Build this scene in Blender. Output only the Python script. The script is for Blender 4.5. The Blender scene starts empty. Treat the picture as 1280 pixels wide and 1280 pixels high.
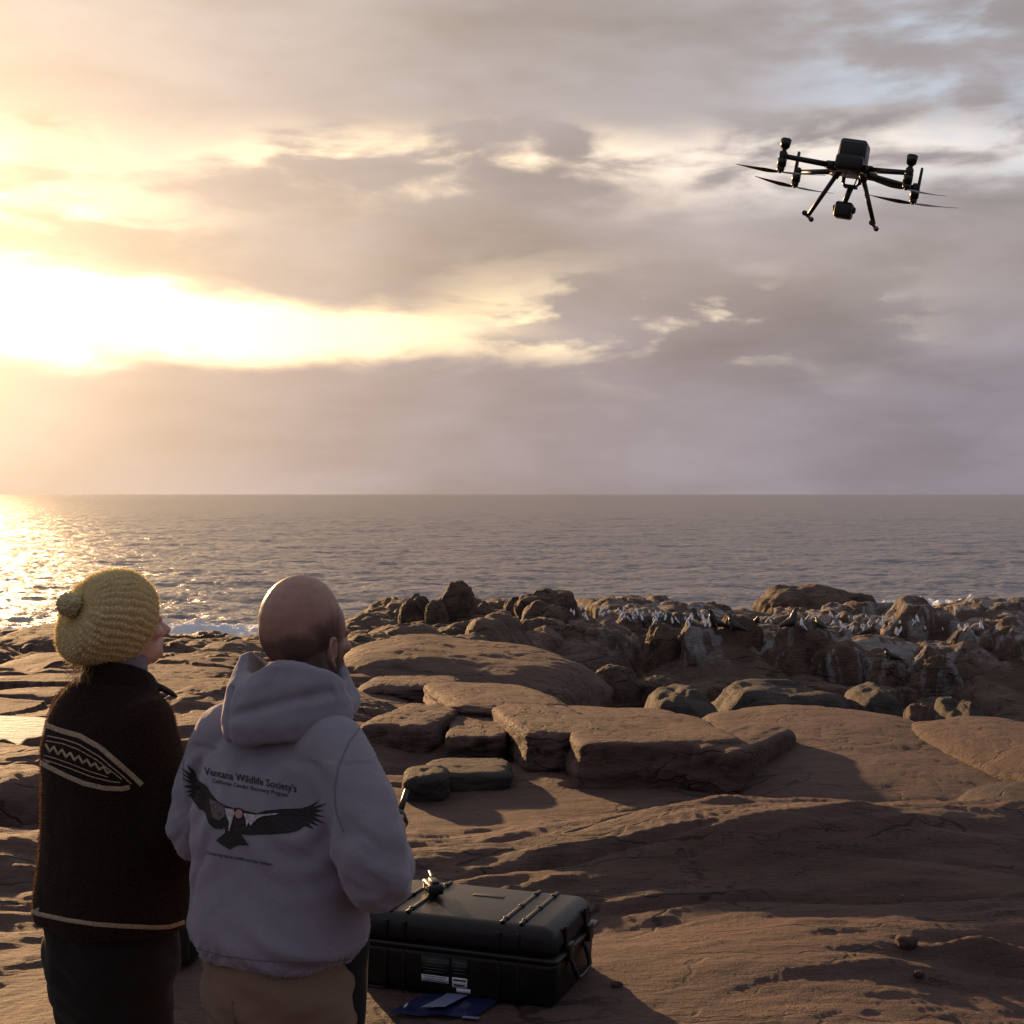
import bpy, bmesh, math, random
import numpy as np
from mathutils import Vector, Matrix
from mathutils.bvhtree import BVHTree
from mathutils.geometry import tessellate_polygon

sc = bpy.context.scene
col = sc.collection
R = math.radians
random.seed(7)
rng = np.random.default_rng(7)

# ------------------------------------------------------------------ camera
F = 1760.0                     # focal length in photograph pixels (1280 wide)
CAMZ = 1.9
HOR = 617.0                    # row of the horizon in the photograph
cam_d = bpy.data.cameras.new('camera')
cam = bpy.data.objects.new('camera', cam_d)
col.objects.link(cam)
cam.location = (0, 0, CAMZ)
cam.rotation_euler = (R(90), 0, 0)
cam_d.sensor_width = 36
cam_d.lens = 36 * F / 1280
cam_d.shift_y = -(640 - HOR) / 1280
cam_d.clip_start = 0.05
cam_d.clip_end = 40000
sc.camera = cam

# ------------------------------------------------------------------ exposure
sc.view_settings.view_transform = 'Standard'
sc.view_settings.look = 'None'
sc.view_settings.exposure = 0.6
sc.view_settings.gamma = 1.0
sc.view_settings.use_curve_mapping = False

# ------------------------------------------------------------------ sun
SUN_AZ, SUN_EL = -25.0, 8.0    # degrees, azimuth from +Y towards +X
sd = bpy.data.lights.new('sun', 'SUN')
sd.energy = 5.0
sd.angle = R(0.9)
sd.color = (1.0, 0.59, 0.28)
sun = bpy.data.objects.new('sun', sd)
col.objects.link(sun)
sdir = Vector((math.sin(R(SUN_AZ)) * math.cos(R(SUN_EL)), math.cos(R(SUN_AZ)) * math.cos(R(SUN_EL)), math.sin(R(SUN_EL))))
sun.rotation_euler = (-sdir).to_track_quat('-Z', 'Y').to_euler()
sun.location = (-20, 40, 30)

# ------------------------------------------------------------------ world: broken stratocumulus over a low sun
world = bpy.data.worlds.new('World')
sc.world = world
world.use_nodes = True
wt = world.node_tree
for n in list(wt.nodes):
    wt.nodes.remove(n)


class G:
    """tiny helper for node graphs"""
    def __init__(s, tree):
        s.t = tree

    def n(s, typ, **kw):
        nd = s.t.nodes.new(typ)
        for k, v in kw.items():
            setattr(nd, k, v)
        return nd

    def put(s, sock, v):
        if isinstance(v, bpy.types.NodeSocket):
            s.t.links.new(v, sock)
        elif v is not None:
            sock.default_value = v

    def m(s, op, a, b=None, c=None, clamp=False):
        nd = s.n('ShaderNodeMath', operation=op, use_clamp=clamp)
        s.put(nd.inputs[0], a)
        if b is not None:
            s.put(nd.inputs[1], b)
        if c is not None:
            s.put(nd.inputs[2], c)
        return nd.outputs[0]

    def ss(s, x, lo, hi, a=0.0, b=1.0):
        nd = s.n('ShaderNodeMapRange', interpolation_type='SMOOTHSTEP')
        s.put(nd.inputs[0], x); s.put(nd.inputs[1], lo); s.put(nd.inputs[2], hi)
        s.put(nd.inputs[3], a); s.put(nd.inputs[4], b)
        return nd.outputs[0]

    def mix(s, f, a, b, blend='MIX'):
        nd = s.n('ShaderNodeMix', data_type='RGBA', blend_type=blend)
        s.put(nd.inputs[0], f)
        s.put(nd.inputs[6], a if isinstance(a, bpy.types.NodeSocket) else (*a, 1))
        s.put(nd.inputs[7], b if isinstance(b, bpy.types.NodeSocket) else (*b, 1))
        return nd.outputs[2]

    def vm(s, op, a, b=None, scale=None):
        nd = s.n('ShaderNodeVectorMath', operation=op)
        s.put(nd.inputs[0], a)
        if b is not None:
            s.put(nd.inputs[1], b)
        if scale is not None:
            s.put(nd.inputs[3], scale)
        return nd.outputs['Value'] if op in ('DOT_PRODUCT', 'LENGTH') else nd.outputs[0]

    def noise(s, vec, scale, detail=4, rough=0.5, dist=0.0, col=False):
        nd = s.n('ShaderNodeTexNoise')
        s.put(nd.inputs['Vector'], vec)
        nd.inputs['Scale'].default_value = scale
        nd.inputs['Detail'].default_value = detail
        nd.inputs['Roughness'].default_value = rough
        nd.inputs['Distortion'].default_value = dist
        return nd.outputs['Color' if col else 'Fac']

    def gauss(s, x, c, w):
        d = s.m('DIVIDE', s.m('SUBTRACT', x, c), w)
        return s.m('EXPONENT', s.m('MULTIPLY', s.m('MULTIPLY', d, d), -1.0))


g = G(wt)
tc = g.n('ShaderNodeTexCoord')
D = tc.outputs['Generated']
sep = g.n('ShaderNodeSeparateXYZ')
wt.links.new(D, sep.inputs[0])
X, Y, Z = sep.outputs
hyp = g.m('SQRT', g.m('ADD', g.m('MULTIPLY', X, X), g.m('MULTIPLY', Y, Y)))
EL = g.m('MULTIPLY', g.m('ARCTAN2', Z, hyp), 57.2958)
AZ = g.m('MULTIPLY', g.m('ARCTAN2', X, Y), 57.2958)
stretch = g.vm('MULTIPLY', D, (1.0, 1.0, 3.2))
nA = g.noise(stretch, 5.5, 7, 0.5, 0.2)                 # large cloud masses
nB = g.noise(g.vm('ADD', stretch, (3.1, 1.7, 0.4)), 11.0, 6, 0.5, 0.25)  # billows
nC = g.noise(g.vm('ADD', stretch, (9.1, 4.7, 2.4)), 3.0, 4, 0.5)   # broad tone
dA = g.m('SUBTRACT', nA, 0.5)
dB = g.m('SUBTRACT', nB, 0.5)
dC = g.m('SUBTRACT', nC, 0.5)
ELw = g.m('ADD', EL, g.m('ADD', g.m('MULTIPLY', dA, 3.5), g.m('MULTIPLY', dB, 2.2)))
sunaz = g.m('ABSOLUTE', g.m('SUBTRACT', AZ, SUN_AZ - 4.0))   # the slot in the clouds is centred a little beyond the sun
cosang = g.vm('DOT_PRODUCT', D, tuple(sdir))
ang = g.m('MULTIPLY', g.m('ARCCOSINE', g.m('MINIMUM', cosang, 0.99999)), 57.2958)
# glow around the veiled sun
glow1 = g.m('EXPONENT', g.m('DIVIDE', ang, -7.0))
glow2 = g.m('EXPONENT', g.m('DIVIDE', ang, -17.0))
glow3 = g.m('EXPONENT', g.m('DIVIDE', ang, -38.0))
# gap 1: long slot in front of the sun, tapering with distance from it
w1 = g.ss(sunaz, 8, 38, 1.65, 0.7)
gap1 = g.m('MULTIPLY', g.gauss(ELw, g.ss(sunaz, 0, 35, 7.5, 6.5), w1), g.ss(sunaz, 18, 38, 1.0, 0.0))
gap1 = g.ss(gap1, 0.12, 0.85)
# smaller torn openings at the same level farther along
gap1b = g.m('MULTIPLY', g.gauss(ELw, 7.0, 1.5), g.ss(nB, 0.47, 0.62))
gap1b = g.m('MULTIPLY', gap1b, g.m('MULTIPLY', g.ss(sunaz, 24, 30), g.ss(sunaz, 38, 48, 1.0, 0.0)))
# gap 2: thinner band higher up
gap2 = g.m('MULTIPLY', g.gauss(ELw, 13.2, 1.15), g.ss(g.m('ADD', nB, g.m('MULTIPLY', dA, 0.3)), 0.36, 0.56))
gap2 = g.m('MULTIPLY', gap2, g.ss(sunaz, 14, 24, 0.15, 1.0))
gap3 = g.m('MULTIPLY', g.gauss(ELw, 10.8, 1.3), g.m('MULTIPLY', g.ss(sunaz, 8, 20, 0.9, 0.0), g.ss(nB, 0.38, 0.62)))
# blue openings in the higher deck, away from the sun
gapH = g.m('MULTIPLY', g.ss(g.m('ADD', nA, g.m('MULTIPLY', dB, 0.8)), 0.42, 0.64), g.ss(sunaz, 36, 46))
gapH = g.m('MULTIPLY', gapH, g.ss(EL, 10.5, 14))
# clouds: grey mauve, warmer near the sun
tone = g.m('ADD', 0.92, g.m('ADD', g.m('MULTIPLY', dA, 1.0), g.m('ADD', g.m('MULTIPLY', dB, 0.35), g.m('MULTIPLY', dC, 0.7))))
cl = g.mix(g.ss(EL, 3, 20), (0.250, 0.235, 0.300), (0.375, 0.365, 0.405))
cl = g.mix(g.m('MULTIPLY', g.gauss(EL, 9.0, 3.0), g.ss(sunaz, 40, 80, 0.4, 0.1)), cl, (0.42, 0.355, 0.31))
cl = g.mix(g.ss(sunaz, 50, 130), cl, (0.195, 0.178, 0.225))
cl = g.vm('SCALE', cl, scale=tone)
warm = g.vm('SCALE', (1.0, 0.64, 0.27), scale=g.m('ADD', g.m('MULTIPLY', glow2, 0.60), g.m('MULTIPLY', glow1, 1.5)))
warm2 = g.vm('SCALE', (0.30, 0.20, 0.10), scale=g.m('MULTIPLY', glow3, 0.22))
cl = g.vm('ADD', cl, g.vm('ADD', warm, warm2))
# openings: bright sunlit veil near the sun, pale cream and then blue farther off
veil = g.vm('ADD', g.vm('SCALE', (2.6, 1.75, 0.85), scale=glow2), g.vm('SCALE', (5.5, 4.2, 2.4), scale=glow1))
veil = g.vm('ADD', veil, g.mix(g.ss(sunaz, 18, 44), (0.70, 0.55, 0.34), (0.66, 0.64, 0.65)))
# higher sky seen through the gaps
sky = g.n('ShaderNodeTexSky', sky_type='NISHITA', sun_disc=False)
sky.sun_elevation = R(SUN_EL)
sky.sun_rotation = R(SUN_AZ)
sky.air_density = 1.0
sky.dust_density = 1.5
skyc = g.vm('SCALE', sky.outputs[0], scale=0.1)
blue = g.vm('ADD', g.vm('SCALE', skyc, scale=0.6), (0.44, 0.50, 0.60))
c = g.mix(gap1, cl, veil)
c = g.mix(g.m('MULTIPLY', gap1b, 0.85), c, g.vm('ADD', veil, (0.22, 0.16, 0.03)))
c = g.mix(g.m('MULTIPLY', gap3, 0.8), c, veil)
c = g.mix(g.m('MULTIPLY', gap2, 0.9), c, g.vm('ADD', veil, (0.1, 0.1, 0.1)))
c = g.mix(g.m('MULTIPLY', gapH, 0.8), c, blue)
c = g.mix(g.ss(EL, -3, -0.5), (0.16, 0.13, 0.13), c)
bg = g.n('ShaderNodeBackground')
bg.inputs['Strength'].default_value = 0.1
wt.links.new(g.vm('SCALE', c, scale=6.6), bg.inputs['Color'])
wo = g.n('ShaderNodeOutputWorld')
wt.links.new(bg.outputs[0], wo.inputs[0])
world.cycles.sampling_method = 'MANUAL'
world.cycles.sample_map_resolution = 1024
sc.cycles.use_denoising = True
sc.cycles.volume_bounces = 0
sc.cycles.max_bounces = 6

# ================================================================== helpers
def px(u, v, y):
    """point at depth y that the photograph shows at pixel (u, v)"""
    return Vector(((u - 640) / F * y, y, CAMZ - (v - HOR) / F * y))


PERM = np.random.default_rng(11).permutation(4096).astype(np.int64)
GR = np.random.default_rng(12).normal(size=(4096, 3))
GR /= np.linalg.norm(GR, axis=1)[:, None]


def perlin(x, y, z):
    xi, yi, zi = np.floor(x).astype(np.int64), np.floor(y).astype(np.int64), np.floor(z).astype(np.int64)
    xf, yf, zf = x - xi, y - yi, z - zi
    u, v, w = (t * t * t * (t * (t * 6 - 15) + 10) for t in (xf, yf, zf))
    out = 0
    for dx in (0, 1):
        hx = PERM[(xi + dx) & 4095]
        wx = u if dx else 1 - u
        for dy in (0, 1):
            hy = PERM[(hx + yi + dy) & 4095]
            wy = v if dy else 1 - v
            for dz in (0, 1):
                gg = GR[PERM[(hy + zi + dz) & 4095]]
                wz = w if dz else 1 - w
                out = out + wx * wy * wz * (gg[:, 0] * (xf - dx) + gg[:, 1] * (yf - dy) + gg[:, 2] * (zf - dz))
    return out * 1.5


def fbm(x, y, z, octv=4, gain=0.5, lac=2.03):
    a, s, t = 1.0, 1.0, 0
    for k in range(octv):
        t = t + a * perlin(x * s + 17.3 * k, y * s + 5.1 * k, z * s + 9.7 * k)
        a *= gain
        s *= lac
    return t


def worley(x, y, seed=0):
    """F1, F2 and a random value for the nearest cell, unit cells"""
    xi, yi = np.floor(x).astype(np.int64), np.floor(y).astype(np.int64)
    f1 = np.full(x.shape, 9.0); f2 = np.full(x.shape, 9.0); idv = np.zeros(x.shape)
    for dx in (-1, 0, 1):
        for dy in (-1, 0, 1):
            h = PERM[(PERM[(xi + dx + seed * 31) & 4095] + yi + dy) & 4095]
            px_ = xi + dx + 0.5 + 0.8 * ((PERM[(h + 1) & 4095] / 4096.0) - 0.5)
            py_ = yi + dy + 0.5 + 0.8 * ((PERM[(h + 7) & 4095] / 4096.0) - 0.5)
            d = np.hypot(x - px_, y - py_)
            near = d < f1
            f2 = np.where(near, f1, np.minimum(f2, d))
            idv = np.where(near, h / 4096.0, idv)
            f1 = np.where(near, d, f1)
    return f1, f2, idv


def sstep(x, a, b):
    t = np.clip((x - a) / (b - a), 0, 1)
    return t * t * (3 - 2 * t)


def tag(o, label=None, cat=None, group=None, kind=None):
    if label: o['label'] = label
    if cat: o['category'] = cat
    if group: o['group'] = group
    if kind: o['kind'] = kind
    return o


def mesh_np(name, V, Fc, smooth=True):
    """V (n,3), Fc (m,k) -> mesh"""
    V = np.asarray(V, dtype=np.float32); Fc = np.asarray(Fc, dtype=np.int32)
    me = bpy.data.meshes.new(name)
    me.vertices.add(len(V)); me.vertices.foreach_set('co', V.ravel())
    k = Fc.shape[1]
    me.loops.add(Fc.size); me.loops.foreach_set('vertex_index', Fc.ravel())
    me.polygons.add(len(Fc))
    me.polygons.foreach_set('loop_start', np.arange(0, Fc.size, k, dtype=np.int32))
    me.polygons.foreach_set('loop_total', np.full(len(Fc), k, dtype=np.int32))
    me.update(calc_edges=True)
    me.validate()
    if smooth:
        me.polygons.foreach_set('use_smooth', np.ones(len(me.polygons), dtype=bool))
    return me


def grid_faces(nr, nc, wrap=False):
    i = np.arange(nr - 1)[:, None]; j = np.arange(nc if wrap else nc - 1)[None, :]
    j2 = (j + 1) % nc
    return np.stack([i * nc + j, i * nc + j2, (i + 1) * nc + j2, (i + 1) * nc + j], -1).reshape(-1, 4)


def attr(me, name, vals):
    a = me.attributes.new(name, 'FLOAT', 'POINT')
    a.data.foreach_set('value', np.asarray(vals, dtype=np.float32))


def link(name, me, mat=None, parent=None):
    o = bpy.data.objects.new(name, me)
    col.objects.link(o)
    if mat is not None and me is not None:
        if not me.materials:
            me.materials.append(mat)
    if parent is not None:
        o.parent = parent
    return o


def empty(name, loc, rz=0.0):
    o = bpy.data.objects.new(name, None)
    o.empty_display_size = 0.1
    col.objects.link(o)
    o.location = loc
    o.rotation_euler = (0, 0, rz)
    return o


# ================================================================== materials
def new_mat(name):
    m = bpy.data.materials.new(name)
    m.use_nodes = True
    t = m.node_tree
    b = t.nodes['Principled BSDF']
    return m, G(t), b


def bump(g, b, h, strength, dist):
    nd = g.n('ShaderNodeBump')
    nd.inputs['Strength'].default_value = strength
    nd.inputs['Distance'].default_value = dist
    g.put(nd.inputs['Height'], h)
    g.t.links.new(nd.outputs[0], b.inputs['Normal'])
    return nd


def rock_material(name, c_lo, c_hi, c_dark, far=False):
    m, g, b = new_mat(name)
    geo = g.n('ShaderNodeNewGeometry')
    P = geo.outputs['Position']
    # foliation: streaks running roughly along X, slightly oblique
    mp = g.n('ShaderNodeMapping')
    mp.inputs['Rotation'].default_value = (0, 0, R(-14))
    mp.inputs['Scale'].default_value = (0.45, 1.7, 2.6)
    g.put(mp.inputs['Vector'], P)
    S = mp.outputs[0]
    n_big = g.noise(P, 0.35 if far else 0.7, 5, 0.55)
    n_mid = g.noise(S, 2.2 if not far else 0.8, 7, 0.62, 0.3)
    n_fine = g.noise(S, 22.0 if not far else 5.0, 6, 0.65)
    n_grain = g.noise(P, 130.0 if not far else 18.0, 3, 0.6)
    c = g.mix(g.ss(n_mid, 0.32, 0.68), c_lo, c_hi)
    c = g.mix(g.ss(n_big, 0.55, 0.72, 0, 0.55), c, c_dark)
    c = g.mix(g.ss(n_fine, 0.55, 0.75, 0, 0.5), c, c_dark)
    c = g.mix(g.ss(n_grain, 0.45, 0.8, 0, 0.35), c, tuple(min(1, q * 1.6) for q in c_hi))
    # small pale crystals and lichen spots
    vo = g.n('ShaderNodeTexVoronoi'); g.put(vo.inputs['Vector'], P)
    vo.inputs['Scale'].default_value = 9.0 if not far else 2.0
    spot = g.m('MULTIPLY', g.ss(vo.outputs['Distance'], 0.04, 0.1, 1, 0), g.ss(g.noise(P, 3.0, 2), 0.55, 0.7))
    c = g.mix(g.m('MULTIPLY', spot, 0.5), c, (0.42, 0.38, 0.34))
    vf = g.n('ShaderNodeTexVoronoi', feature='DISTANCE_TO_EDGE')
    g.put(vf.inputs['Vector'], g.vm('ADD', S, g.vm('SCALE', g.noise(P, 1.3, 4, 0.6, col=True), scale=0.9)))
    vf.inputs['Scale'].default_value = 1.5 if not far else 0.5
    fis = g.m('MULTIPLY', g.ss(vf.outputs['Distance'], 0.004, 0.03, 1, 0), g.ss(g.noise(P, 0.9, 3), 0.43, 0.55))
    c = g.mix(g.m('MULTIPLY', fis, 0.8), c, tuple(q * 0.45 for q in c_dark))
    vf2 = g.n('ShaderNodeTexVoronoi', feature='DISTANCE_TO_EDGE')
    g.put(vf2.inputs['Vector'], g.vm('ADD', S, g.vm('SCALE', g.noise(P, 3.1, 4, 0.65, col=True), scale=0.5)))
    vf2.inputs['Scale'].default_value = 4.2 if not far else 1.3
    fis2 = g.m('MULTIPLY', g.ss(vf2.outputs['Distance'], 0.003, 0.035, 1, 0), g.ss(g.noise(P, 1.7, 4, 0.6), 0.50, 0.62))
    c = g.mix(g.m('MULTIPLY', fis2, 0.6), c, tuple(q * 0.5 for q in c_dark))
    fis = g.m('MAXIMUM', fis, g.m('MULTIPLY', fis2, 0.6))
    lich = g.ss(g.noise(P, 2.6 if not far else 0.7, 7, 0.72, 0.4), 0.56, 0.66, 0, 0.4)
    c = g.mix(lich, c, tuple(q * 0.9 + 0.03 for q in c_hi))
    stain = g.ss(g.noise(g.vm('MULTIPLY', P, (1.0, 1.0, 0.25)), 1.1 if not far else 0.4, 6, 0.7, 0.5), 0.55, 0.68, 0, 0.6)
    c = g.mix(stain, c, tuple(q * 0.75 for q in c_dark))
    # droppings where birds sit
    at = g.n('ShaderNodeAttribute', attribute_name='guano')
    gm = g.m('MULTIPLY', at.outputs['Fac'], g.ss(g.noise(g.vm('MULTIPLY', P, (1, 1, 0.3)), 1.1, 6, 0.65, 0.6), 0.48, 0.60))
    c = g.mix(g.m('MULTIPLY', gm, 0.75), c, (0.42, 0.39, 0.385))
    at2 = g.n('ShaderNodeAttribute', attribute_name='wet')
    c = g.mix(at2.outputs['Fac'], c, tuple(q * 0.35 for q in c_dark))
    g.put(b.inputs['Base Color'], c)
    g.put(b.inputs['Roughness'], g.ss(at2.outputs['Fac'], 0, 1, 0.8, 0.28))
    b.inputs['Specular IOR Level'].default_value = 0.35
    h = g.m('ADD', g.m('MULTIPLY', n_fine, 0.75), g.m('ADD', g.m('MULTIPLY', n_mid, 1.2), g.m('SUBTRACT', g.m('MULTIPLY', n_grain, 0.40), g.m('MULTIPLY', fis, 0.5))))
    h = g.m('ADD', h, g.m('MULTIPLY', g.noise(P, 8.0 if not far else 2.2, 7, 0.72, 0.2), 0.9))
    bump(g, b, h, 0.95, 0.075 if not far else 0.26)
    return m


M = {}
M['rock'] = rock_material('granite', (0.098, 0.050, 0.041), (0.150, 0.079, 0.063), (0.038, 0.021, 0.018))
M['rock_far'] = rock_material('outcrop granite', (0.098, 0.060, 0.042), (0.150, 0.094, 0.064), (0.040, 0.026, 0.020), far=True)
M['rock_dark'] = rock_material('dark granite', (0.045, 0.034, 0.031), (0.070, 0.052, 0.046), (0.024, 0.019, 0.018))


def simple(name, color, rough=0.6, metal=0.0, spec=0.5, noise_scale=None, noise_amt=0.25, bump_amt=0.0, bump_dist=0.002, sheen=0.0, sheen_tint=None):
    m, g, b = new_mat(name)
    b.inputs['Base Color'].default_value = (*color, 1)
    b.inputs['Roughness'].default_value = rough
    b.inputs['Metallic'].default_value = metal
    b.inputs['Specular IOR Level'].default_value = spec
    if sheen:
        b.inputs['Sheen Weight'].default_value = sheen
        b.inputs['Sheen Roughness'].default_value = 0.4
        if sheen_tint: b.inputs['Sheen Tint'].default_value = (*sheen_tint, 1)
    if noise_scale:
        t = g.n('ShaderNodeTexCoord')
        nn = g.noise(t.outputs['Object'], noise_scale, 5, 0.6)
        lo = tuple(q * (1 - noise_amt) for q in color); hi = tuple(min(1, q * (1 + noise_amt)) for q in color)
        g.put(b.inputs['Base Color'], g.mix(g.ss(nn, 0.3, 0.7), lo, hi))
        if bump_amt:
            bump(g, b, nn, bump_amt, bump_dist)
    return m


# ================================================================== ground
SEA = -6.6


def interp(y, knots):
    xs = [k[0] for k in knots]; ys = [k[1] for k in knots]
    return np.interp(y, xs, ys)


def bumpf(x, y, cx, cy, rx, ry, rot=0.0, p=2.0):
    c, s = math.cos(rot), math.sin(rot)
    a = ((x - cx) * c + (y - cy) * s) / rx
    b = (-(x - cx) * s + (y - cy) * c) / ry
    return np.exp(-(np.abs(a) ** p + np.abs(b) ** p))


def height(x, y):
    x = np.asarray(x, float); y = np.asarray(y, float)
    sh = x.shape
    x = x.ravel(); y = y.ravel()
    zero = np.zeros_like(x)
    # wobble the coordinates so that nothing runs dead straight
    wx = x + 0.7 * fbm(x * 0.16, y * 0.16, zero + 3.3, 3)
    wy = y + 0.9 * fbm(x * 0.13, y * 0.16, zero + 8.1, 3)
    zl = interp(wy, [(-300, -9), (-120, 1.5), (-30, 0.6), (0, 0.05), (5, 0.0), (10, -0.02), (13, -0.16), (20, -0.95), (30, -2.1), (50, -4.1), (78, -6.5), (100, -9.5), (400, -16)])
    zr = interp(wy, [(-300, -9), (-120, 1.5), (-30, 0.6), (0, 0.05), (5, 0.0), (9, -0.04), (12, -0.32), (13.6, -0.6), (15.5, -1.4), (18, -2.2), (23, -3.3), (35, -5.8), (50, -7.1), (70, -7.6), (100, -10), (400, -16)])
    k = sstep(wx - 0.02 * wy, -2.2, 1.2)
    z = zl * (1 - k) + zr * k
    # lateral fall-off far to both sides
    z = z - 6 * sstep(np.abs(x), 90, 160)
    near = 1 - sstep(y, 8.0, 10.5)
    far = 1 - near
    # calm platform where people and cases stand
    calm = np.exp(-(((x + 0.5) / 1.9) ** 4 + ((y - 4.4) / 2.0) ** 4))
    # broad swells
    und = 0.20 * fbm(wx * 0.28, wy * 0.34, zero + 1.0, 3) + 0.05 * fbm(wx * 0.8, wy * 1.5, zero + 5, 3)
    z = z + und * (1 - 0.9 * calm)
    # named swells on the right
    z = z + 0.20 * bumpf(x, y, 3.1, 8.3, 1.5, 0.9, 0.25)
    z = z + 0.16 * bumpf(x, y, 1.2, 7.6, 1.6, 0.7, 0.2)
    z = z - 0.32 * bumpf(x, y, 4.0, 9.0, 1.0, 0.28, 0.45)
    z = z - 0.05 * bumpf(x, y, 1.85, 5.75, 0.42, 0.10, -0.1)
    z = z - 0.05 * bumpf(x, y, 2.05, 5.98, 0.30, 0.07, 0.12)
    z = z + 0.05 * bumpf(x, y, 1.95, 5.87, 0.12, 0.05, 0.0)
    # foliation ridges on the near rock, oblique to the view
    q = -0.30 * wx + wy
    ridg = 1 - np.abs(fbm(wx * 0.55, q * 3.4, zero + 2.2, 4, 0.55))
    z = z + (0.012 * ridg + 0.004 * fbm(wx * 3.1, q * 7.0, zero + 4.4, 4, 0.6) + 0.008 * fbm(wx * 2.2, wy * 2.6, zero + 1.4, 4, 0.55)) * (1 - 0.6 * calm) * (1 - sstep(y, 12, 30) * 0.6)
    tt = fbm(wx * 0.42, q * 1.25, zero + 7.7, 5, 0.5) * 5.0
    fr = tt - np.floor(tt)
    z = z + 0.011 * (np.floor(tt) + sstep(fr, 0.0, 0.42)) * (1 - 0.8 * calm)
    tt = fbm(wx * 1.1, q * 2.9, zero + 3.7, 4, 0.5) * 4.0
    fr = tt - np.floor(tt)
    z = z + 0.003 * (np.floor(tt) + sstep(fr, 0.0, 0.5)) * (1 - 0.5 * calm)
    # thin joints
    for (ax, ay, bx, by, w, dp) in ((0.25, 8.0, 0.95, 8.9, 0.035, 0.07), (-0.1, 7.1, 0.9, 7.5, 0.03, 0.04), (0.5, 6.6, 2.6, 6.9, 0.03, 0.04), (1.6, 7.2, 3.4, 7.0, 0.03, 0.03)):
        dx, dy = bx - ax, by - ay
        L = math.hypot(dx, dy)
        t = ((wx - ax) * dx + (wy - ay) * dy) / L / L
        dist = np.abs((wx - ax) * dy - (wy - ay) * dx) / L
        z = z - dp * np.exp(-(dist / w) ** 2) * sstep(t, -0.1, 0.15) * (1 - sstep(t, 0.85, 1.1))
    # slabs: sheet joints make blocks, longer across than deep
    f1, f2, idc = worley(wx / 5.2 + 0.25 * wy / 4.0, wy / 2.6, 3)
    edge = sstep(f2 - f1, 0.0, 0.16)
    amp = far * (0.26 + 0.45 * sstep(y, 14, 40)) * (1 - 0.6 * k * sstep(y, 14, 20))
    z = z + amp * (idc - 0.5) - 0.26 * amp * (1 - edge)
    dome = (0.16 * far + 0.34 * sstep(y, 11, 30)) * np.sqrt(np.clip(1 - (f1 / 0.85) ** 2, 0, 1)) * 1.0
    z = z + dome
    f1, f2, idc = worley(wx / 2.1 + 4, wy / 1.3 + 9, 5)
    z = z + far * 0.12 * (idc - 0.5) - far * 0.05 * (1 - sstep(f2 - f1, 0.0, 0.1))
    # layered ledges
    st = 0.24
    zt = np.floor(z / st) * st + st * sstep((z / st) % 1.0, 0.25, 0.75)
    z = z + (zt - z) * 0.55 * far * (1 - sstep(y, 30, 45))
    # tide pool basin on the left
    z = z - 0.55 * bumpf(x, y, -5.6, 12.5, 1.7, 0.75, 0.0, 4)
    # outcrop in the sea gully
    xo, yo = wx, wy
    edge_y = 57.0 + 2.5 * fbm(xo * 0.12, zero + 1, zero, 3)
    om = sstep(yo, edge_y - 2.2, edge_y + 0.6) * (1 - sstep(yo, 80, 86)) * sstep(xo, -11, -6)
    f1, f2, ida = worley(xo / 4.6, yo / 6.0, 8)
    d1 = np.sqrt(np.clip(1 - (f1 / 0.8) ** 2, 0, 1))
    g1, g2, idb = worley(xo / 1.9, yo / 2.8, 9)
    d2 = np.sqrt(np.clip(1 - (g1 / 0.8) ** 2, 0, 1))
    top = -5.75 + 1.0 * ida + 1.1 * d1 + 0.16 * d2 - 0.15 * (1 - sstep(g2 - g1, 0, 0.2)) + 0.3 * fbm(xo * 0.5, yo * 0.5, zero, 4)
    top = top - 0.5 * sstep(xo, 8, 12) * sstep(xo, 30, 20)
    z = np.where(om > 0, z * (1 - om) + np.maximum(top, z) * om, z)
    # weathered cliff foot: small boulders
    fm = sstep(yo, edge_y - 12, edge_y - 5) * (1 - om) * sstep(xo, -9, -3)
    z = z + fm * (1.1 * d1 * ida + 0.6 * d2)
    z = z + 0.05 * fbm(x * 1.1, y * 1.1, zero + 6, 4) * sstep(y, 14, 30) * 2.2
    wz = sstep(y, 8.2, 9.2) * (1 - sstep(y, 12.5, 14)) * sstep(x, -1.8, -0.6)
    z = z * (1 - 0.6 * wz) - 0.20 * wz
    wz = sstep(y, 6.0, 6.8) * (1 - sstep(y, 8.2, 9.2)) * sstep(x, -1.0, 0.0)
    z = z - 0.07 * wz
    return z.reshape(sh)


def H(x, y):
    return float(height(np.array([x]), np.array([y]))[0])


ac = np.concatenate([np.linspace(-180, -26, 70, endpoint=False), np.linspace(-26, 26, 860), np.linspace(26, 180, 71)[1:]])
rr = np.concatenate([np.array([0.0005, 0.5, 1.0, 1.5, 2.0, 2.4]), np.geomspace(2.8, 100, 840), np.geomspace(104, 320, 25)])
A, RR = np.meshgrid(np.radians(ac), rr)
gx, gy = RR * np.sin(A), RR * np.cos(A)
gz = height(gx, gy)
me = mesh_np('ground', np.stack([gx, gy, gz], -1).reshape(-1, 3), grid_faces(*gx.shape)[:, ::-1])
far_g = sstep(gy, 53, 58) * sstep(gx, -2 + 0 * gx, 12 + 0 * gx)
slope_up = sstep(gz, -5.3, -4.5)
attr(me, 'guano', (far_g * slope_up).ravel())
attr(me, 'wet', (0.85 * (1 - sstep(gz, SEA + 0.2, SEA + 1.1))).ravel())
ground = link('ground', me, M['rock'])
me.materials.append(M['rock_far'])
fy = gy[:-1, :-1].ravel()
mi = (fy > 34).astype(np.int32)
if len(me.polygons) == len(mi):
    me.polygons.foreach_set('material_index', mi)
tag(ground, 'reddish brown granite bedrock sloping down to the sea', kind='structure')

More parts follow.
